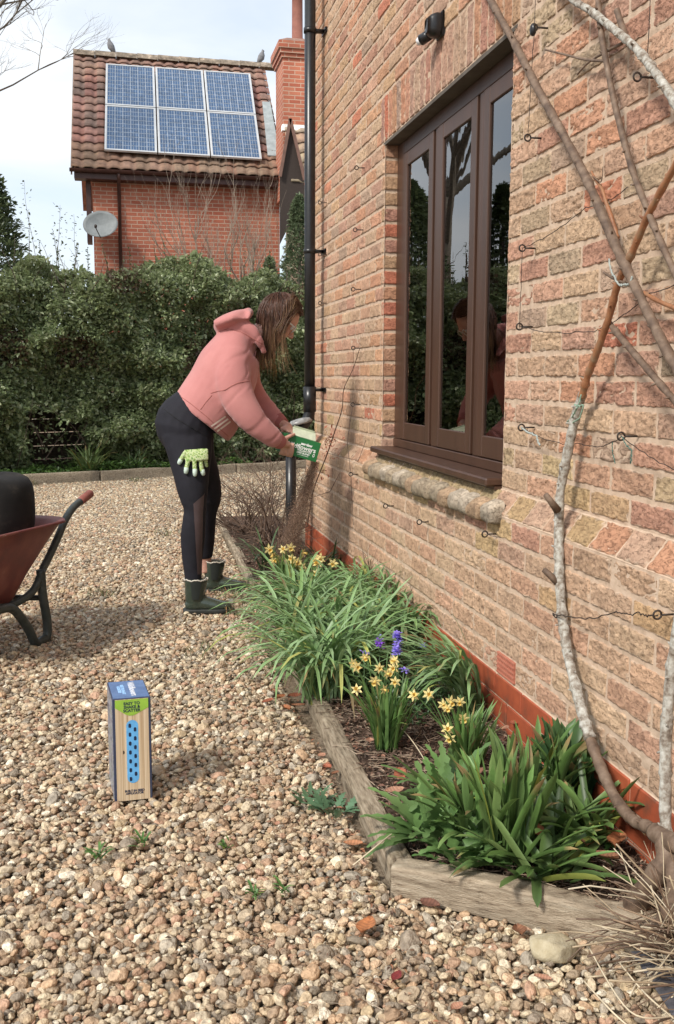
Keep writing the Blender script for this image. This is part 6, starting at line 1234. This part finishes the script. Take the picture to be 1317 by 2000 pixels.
hood,TH=fuse(b,'hoodie',M_pink,per,.0085,5,hd_)
# hem band, cuffs
M_rib=pm('pink_rib',[(.3,(.35,.115,.105)),(.7,(.42,.15,.135))],5,rough=.95,bump=.8,bs=60,bd=.002,stretch=(4,4,.6))
b=B(); loft(b,[(P_(538,857,5.008),.042,.040),(P_(549,865,5.022),.036,.035),(P_(551,866.5,5.025),.030,.030)],18,3); loft(b,[(P_(543,819,5.315),.040,.038),(P_(554,828,5.28),.032,.032)],18,3); b.build('cuff',M_rib,per)
def onto(tree,px,off=.002):
    out=[]
    for (x,y) in px:
        d=(fw+r1*((x-658.5)/FPX)-u1*((y-1000)/FPX)).normalized(); h=tree.ray_cast(Vector((0,0,H)),d)
        if h[0] is not None: out.append((h[0]-d*off,h[1]))
    return out
def lerp2(A,B_,n): return [(A[0]+(B_[0]-A[0])*i/(n-1),A[1]+(B_[1]-A[1])*i/(n-1)) for i in range(n)]
def strip(name,tree,A0,A1,B0,B1,mat,parent,n=14,m=3,off=.002,th=True):
    V=[];F=[]
    for i in range(n):
        t=i/(n-1)
        for j in range(m):
            s=j/(m-1); x=(A0[0]*(1-t)+A1[0]*t)*(1-s)+(B0[0]*(1-t)+B1[0]*t)*s; y=(A0[1]*(1-t)+A1[1]*t)*(1-s)+(B0[1]*(1-t)+B1[1]*t)*s
            q=onto(tree,[(x,y)],off)
            V.append(tuple(q[0][0]) if q else (V[-1] if V else (0,0,0)))
    for i in range(n-1):
        for j in range(m-1): a=i*m+j; F.append((a,a+1,a+m+1,a+m))
    b=B(); b.add(V,F); return b.build(name,mat,parent)
M_strp=flat('cream_stripe',(.72,.58,.50),.85)
for k in range(3):
    dx,dy=5.6*k,5.0*k; strip('stripe',TH,(412+dx,831.5+dy),(440+dx*.85,812+dy),(414.2+dx,834+dy),(442.2+dx*.85,814.4+dy),M_strp,hood)
M_seam=flat('seam_shadow_thread',(.36,.13,.11),.95)
for px in ([(412,768),(425,764),(440,762),(452,754),(465,748),(480,745),(491,744)],[(392,800),(402,786),(414,772)],[(350,772),(375,790),(402,812),(430,838),(446,852)],[(421,650),(445,642),(470,648),(495,661),(512,672)]):
    pts=onto(TH,sum([lerp2(px[i],px[i+1],5) for i in range(len(px)-1)],[]),.0)
    if len(pts)>3: b=B(); b.tube([p[0] for p in pts],.0022,6); b.build('seam',M_seam,hood)
strip('mesh_panel',TL_,(400,962),(397,1000),(399,966),(378,984),pm('sheer_mesh',[(.3,(.055,.035,.036)),(.7,(.085,.055,.055))],300,rough=.6),legg,10,5,.0015)
strip('mesh_panel',TL_,(397,1000),(394,1122),(378,984),(386,1122),bpy.data.materials['sheer_mesh'],legg,30,5,.0015)
pts=onto(TL_,sum([lerp2(a,c,6) for a,c in (((317,797),(345,818)),((345,818),(378,838)),((378,838),(410,856)))],[]),0); b=B(); b.tube([p[0] for p in pts],.002,5); b.build('waist_seam',flat('black_seam',(.004,.004,.005),.9),legg)
# boots
M_boot=pm('green_rubber',[(.3,(.030,.042,.030)),(.7,(.052,.068,.050))],10,rough=.22,bump=.05,bs=40,coat=.3); M_gore=flat('black_elastic',(.016,.020,.017),.9); M_sole=flat('boot_sole',(.022,.024,.020),.6); M_fur=pm('cream_fleece',[(.3,(.45,.40,.33)),(.7,(.7,.64,.55))],120,rough=1,bump=1,bs=300)
def boot(X0,Y0,yaw_,hh):
    o=bpy.data.objects.new('boot',None); link(o,per); o.location=(0,0,0)
    R_=Matrix.Rotation(yaw_,4,'Z'); T=Matrix.Translation((X0,Y0,0))@R_; q=lambda x,y,z:T@Vector((x,y,z))
    b=B(); lt=tuple(R_@Vector((0,1,0)))
    loft(b,[(q(.064,0,hh),.060,.054),(q(.062,0,.15),.056,.050),(q(.058,0,.11),.051,.045),(q(.062,0,.075),.052,.040),(q(.066,0,.035),.05,.036)],20,4,lat=lt)
    loft(b,[(q(.008,0,.045),.018,.020),(q(.035,0,.050),.032,.034),(q(.08,0,.058),.042,.037),(q(.125,0,.052),.036,.041),(q(.175,0,.044),.028,.045),(q(.215,0,.040),.021,.038),(q(.240,0,.036),.010,.020)],20,4,lat=lt)
    fuse(b,'upper',M_boot,o,.005,4)
    outl=[(.0,-.018),(.004,-.028),(.03,-.037),(.08,-.036),(.13,-.042),(.18,-.049),(.22,-.042),(.245,-.022),(.252,0)]; outl=outl+[(x,-y) for x,y in outl[-2::-1]]
    b=B(); m=len(outl)
    for (z0,z1,s) in ((.008,.030,1.0),):
        V=[tuple(q(.12+(x-.12)*k,y*k,z)) for (z,k) in ((z0,.97),(z0+.004,1.02),(z1-.004,1.03),(z1,.99)) for x,y in outl]; b.add(V,[(i*m+j,i*m+(j+1)%m,(i+1)*m+(j+1)%m,(i+1)*m+j) for i in range(3) for j in range(m)]+[tuple(range(m))[::-1],tuple(3*m+j for j in range(m))])
    b.build('sole',M_sole,o); b=B()
    V=[tuple(q(.004+.070*((x+.0)/.08),y,z)) for z in (-.004,.012) for x,y in ((0,-.03),(.08,-.036),(.08,.036),(0,.03))]; b.add(V,[(0,1,2,3)[::-1],(4,5,6,7),(0,1,5,4),(1,2,6,5),(2,3,7,6),(3,0,4,7)]); b.build('heel',M_sole,o,smooth=False)
    b=B(); V=[]; F=[]; 
    for i in range(9):
        t=i/8; z=.085+(hh-.087)*t; w=.018+.010*t
        for j in range(5):
            s=(j-2)/2; ang=s*w/.055; rx=.0535+.005*t; ry=.0465+.0085*t; V.append(tuple(q(.060+.004*t+math.sin(ang)*rx*1.0,-math.cos(ang)*ry-.0015,z)))
    for i in range(8):
        for j in range(4): a=i*5+j; F.append((a,a+1,a+6,a+5))
    b.add(V,F); b.build('elastic_gore',M_gore,o)
    b=B(); pts=[q(.064+.0595*math.cos(a),.0535*math.sin(a),hh+.001+.0025*math.sin(a*7)+.0015*math.sin(a*17)) for a in np.linspace(0,2*math.pi,49)]; b.tube(pts,.0036,6); b.build('fleece_rim',M_fur,o)
boot(.272,5.02,-.06,.182); boot(P_(397,1130,5.5).x,5.50,-.02,.182)
# glasses
M_cr=flat('cream_frame',(.72,.68,.62),.35); b=B()
for s_ in (-1,1):
    b.tube([HP(.092+.001*math.cos(a),.004+.019*math.sin(a),s_*.034+.025*math.cos(a)) for a in np.linspace(0,2*math.pi,25)],.0028,6)
    b.tube([HP(.090,.010,s_*.058),HP(.085,.011,s_*.076),HP(.03,.008,s_*.082),HP(-.005,.004,s_*.083)],[.0035,.004,.004,.003],6)
b.tube([HP(.094,.008,-.010),HP(.099,.011,0),HP(.094,.008,.010)],.0028,6); b.build('glasses',M_cr,per)
for s_ in (-1,1):
    b=B(); ell(b,HP(.076,.004,s_*.032),(Fd,Ud,Sd),(.012,.012,.012),2); b.build('eye',flat('eye_white',(.7,.68,.66),.3),per)
# hair
M_hair=pm('hair',ONE,40,attr=True,rough=.38,stretch=(1,1,.2),spec=.3)
b=B(); V,F=ico(4); A=np.array([list(Fd),list(Ud),list(Sd)]); rad=np.array([.107,.103,.086]); cen=np.array(HP(-.006,.022))
keep=lambda v:(v[0]<.12) or (v[1]>.60)
ff=[tuple(int(q) for q in f) for f in F if all(keep(V[q]) for q in f) and not (V[f[0]][1]<-.75)]
Vw=(V*(rad*(1+.03*fbm(V*3,6,2)[:,None])))@A+cen; b.add(Vw,ff,(.050,.026,.018)); b.build('hair_cap',M_hair,per)
b=B(); rs=random.Random(5)
def strand(v0,Ln,tipc,wind=0.0,r0=.0019):
    p=Vector(cen)+Fd*v0[0]*rad[0]*1.03+Ud*v0[1]*rad[1]*1.03+Sd*v0[2]*rad[2]*1.03; pts=[p.copy()]; d=Vector((0,0,-1)); st=.014; n=int(Ln/st); wob=Vector((rs.gauss(0,.10),rs.gauss(0,.08),0)); part=Sd*(1 if v0[2]>0 else -1); exr=1.03+rs.random()*.10
    for k in range(n):
        t=k/n; g=Vector((0,0,-1))+wob*.5+Vector((wind*t,0,0))+Vector((math.sin(k*.45+v0[0]*9)*.12,math.sin(k*.37+v0[1]*7)*.1,0))
        vv_=np.array([(p-Vector(cen)).dot(Fd)/rad[0],(p-Vector(cen)).dot(Ud)/rad[1],(p-Vector(cen)).dot(Sd)/rad[2]])
        if vv_[0]>-.25 and vv_[1]>.0 and abs(vv_[2])<.93 and k<14: g=(part*1.1-Fd*(.75+.6*max(0,vv_[0]))-Ud*.15)+wob*.3
        elif vv_[0]>.05 and vv_[1]>-.75 and abs(vv_[2])>.5: g=g-Fd*.55
        d=(d*.45+g.normalized()*.55).normalized(); q=p+d*st; l_=q-Vector(cen); a=np.array([l_.dot(Fd)/rad[0],l_.dot(Ud)/rad[1],l_.dot(Sd)/rad[2]]); m=np.linalg.norm(a)
        if m<exr: a=a/m*exr; q=Vector(cen)+Fd*a[0]*rad[0]+Ud*a[1]*rad[1]+Sd*a[2]*rad[2]; d=(q-p).normalized()
        p=q; pts.append(p.copy())
    m=len(pts); C=[]; c0=np.array((.058,.025,.016))*rs.uniform(.6,1.7); c1=np.array(tipc)*rs.uniform(.8,1.2)
    for k in range(m): C+= [c0*(1-(k/m)**1.4)+c1*(k/m)**1.4]*4
    b.tube(pts,[r0*(1-.75*k/m) for k in range(m)],4,c=np.array(C),cap=False)
cnt=0
while cnt<2600:
    v=np.array([rs.gauss(0,1) for _ in range(3)]); v/=np.linalg.norm(v)
    if not ((v[0]<.15) or (v[1]>.66 and v[0]<.70)) or v[1]<-.55: continue
    face=v[0]>.1
    Ln=rs.uniform(.20,.33) if v[0]<-.5 else rs.uniform(.12,.20)
    if v[0]>.2: Ln=rs.uniform(.10,.17)
    if v[2]<0 and v[0]>.15 and v[1]<.3: Ln*=.5
    strand(v,Ln,(.15,.075,.04) if rs.random()<.75 else (.34,.21,.10)); cnt+=1
for i in range(26): strand(np.array([.45,.45,.75])/1.0*np.array([1,1,1])/np.linalg.norm([.45,.45,.75]),rs.uniform(.26,.38),(.38,.25,.14),rs.uniform(.1,.5),.0012)
for i in range(30): strand((lambda q:q/np.linalg.norm(q))(np.array([rs.uniform(-.2,.3),-.2,-.9])),rs.uniform(.26,.33),(.42,.28,.12),rs.uniform(-.05,.15),.0014)
b.build('hair',M_hair,per)
# ------------------------------------------------------------ glove tucked into the leggings pocket
gl=onto(TL_,[(382,900)],0)[0][0]; go_=empty('gardening_glove',tuple(gl),'green patterned gardening glove with pale fingertips hanging from the leggings pocket','glove')
M_glove=pm('glove_print',[(.38,(.14,.26,.06)),(.46,(.38,.50,.16)),(.55,(.62,.66,.42)),(.62,(.18,.32,.08))],75,detail=3,rough=.9,bump=.3); M_tip=flat('glove_tip',(.50,.60,.52),.7)
def gp(x,y,o=.012): 
    h=onto(TL_,[(x,y)],o); return h[0][0] if h else P_(x,y,4.95)
b=B(); loft(b,[(gp(383,877),.004,.062),(gp(384,888),.013,.060),(gp(385,900),.014,.058)],18,4,lat=(1,0,-.0)); 
for (x0,y0,x1,y1,r_) in ((362,884,352,900,.0115),(368,898,364,916,.0115),(380,900,381,920,.0115),(392,900,395,921,.0115),(401,896,404,912,.0105)): b.tube([gp(x0,y0),gp((x0+x1)/2,(y0+y1)/2),gp(x1,y1)],[r_,r_,r_*.95],10)
fuse(b,'glove_hand',M_glove,go_,.004,3)
for (x0,y0,x1,y1,r_) in ((354,897,349,907,.0118),(364.5,913,363,926,.0118),(381,916,381,931,.0118),(395,917,398,929,.0118)):
    b=B(); p0,p1=gp(x0,y0),gp(x1,y1); b.tube([p0,p0.lerp(p1,.5),p0.lerp(p1,.85),p1],[r_,r_,r_*.8,r_*.35],10); b.build('fingertip',M_tip,go_)
# ------------------------------------------------------------ green box held in the hands
hb_=empty('seed_box',tuple(BP(BL_/2,BH_/2,BD_/2)),'green printed cardboard seed box held tipped in both hands','box')
M_grn=pm('green_card',[(.3,(.012,.13,.038)),(.7,(.02,.17,.05))],10,rough=.38)
M4=Matrix(((bu.x,bv_.x,bw_.x,BP(BL_,BH_,0).x),(bu.y,bv_.y,bw_.y,BP(BL_,BH_,0).y),(bu.z,bv_.z,bw_.z,BP(BL_,BH_,0).z),(0,0,0,1)))
b=B(); b.box((0,0,0),(BL_,BD_,BH_),None,.0015,M4); b.build('carton',M_grn,hb_,smooth=False)
b=B(); Mf=M4@Matrix.Translation((.045,.012,BH_+.001))@Matrix.Rotation(.55,4,'X'); b.box((0,0,0),(.125,.075,.002),None,0,Mf); b.box((.004,.073,0),(.12,.0745,.012),None,0,Mf); b.build('flap',flat('pale_card',(.55,.60,.45),.7),hb_,smooth=False)
def fm(u,v): # text frame on the near face
    return frame3(M4@Vector((u,-.0008,v)),tuple(bu),tuple(bw_))
M_wt=flat('white_ink',(.8,.82,.78),.5)
def tx(s,size,u,v,bold=.0004):
    M_=fm(u,v); off=Vector(hb_.location); M_=Matrix.Translation(-off)@M_; text_mesh(s,size,M_wt,hb_,M_,bold=bold)
tx('Wildflowers',.0335,.100,.054,.0007); tx('meadow',.017,.128,.073,.0014); tx('POLLINATOR',.0125,.125,.0375,.0004); tx('SEED BLEND',.0125,.122,.0255,.0004); tx('easy to shake & scatter',.0065,.122,.0155,.0001)
b=B(); cfl=M4@Vector((.178,-.0012,.030))
for k in range(6): 
    a=k*math.pi/3; c_=cfl+bu*.0045*math.cos(a)+bw_*.0055*math.sin(a)*1.3; b.add([tuple(c_+bu*.0024*math.cos(t)+bw_*.0024*math.sin(t)) for t in np.linspace(0,2*math.pi,9)[:-1]],[tuple(range(8))])
b.build('flower_print',M_wt,hb_,smooth=False)
# falling seed
n=42000; t=RNG.random(n)**.8; s0=BP(.0,BH_,BD_*.4); zt=s0.z-.0-(s0.z-.08)*t; x=s0.x+.005-.16*t+RNG.normal(0,1,n)*(.012+.035*t); y=s0.y+RNG.normal(0,1,n)*(.015+.05*t)+.25*t
o=scatter('falling_seed',[(1,0,0),(-1,0,0),(0,.6,0),(0,-.6,0),(0,0,.6),(0,0,-.6)],[(0,2,4),(2,1,4),(1,3,4),(3,0,4),(2,0,5),(1,2,5),(3,1,5),(0,3,5)],np.stack([x,y,zt],-1),rotm(n),RNG.uniform(.0010,.0028,n),M_dead,leafcols(n,[(.20,.12,.08),(.30,.19,.13),(.14,.09,.07),(.40,.28,.2)])); tag(o,'stream of brown seed and soil falling from the tipped box','seed',kind='stuff')
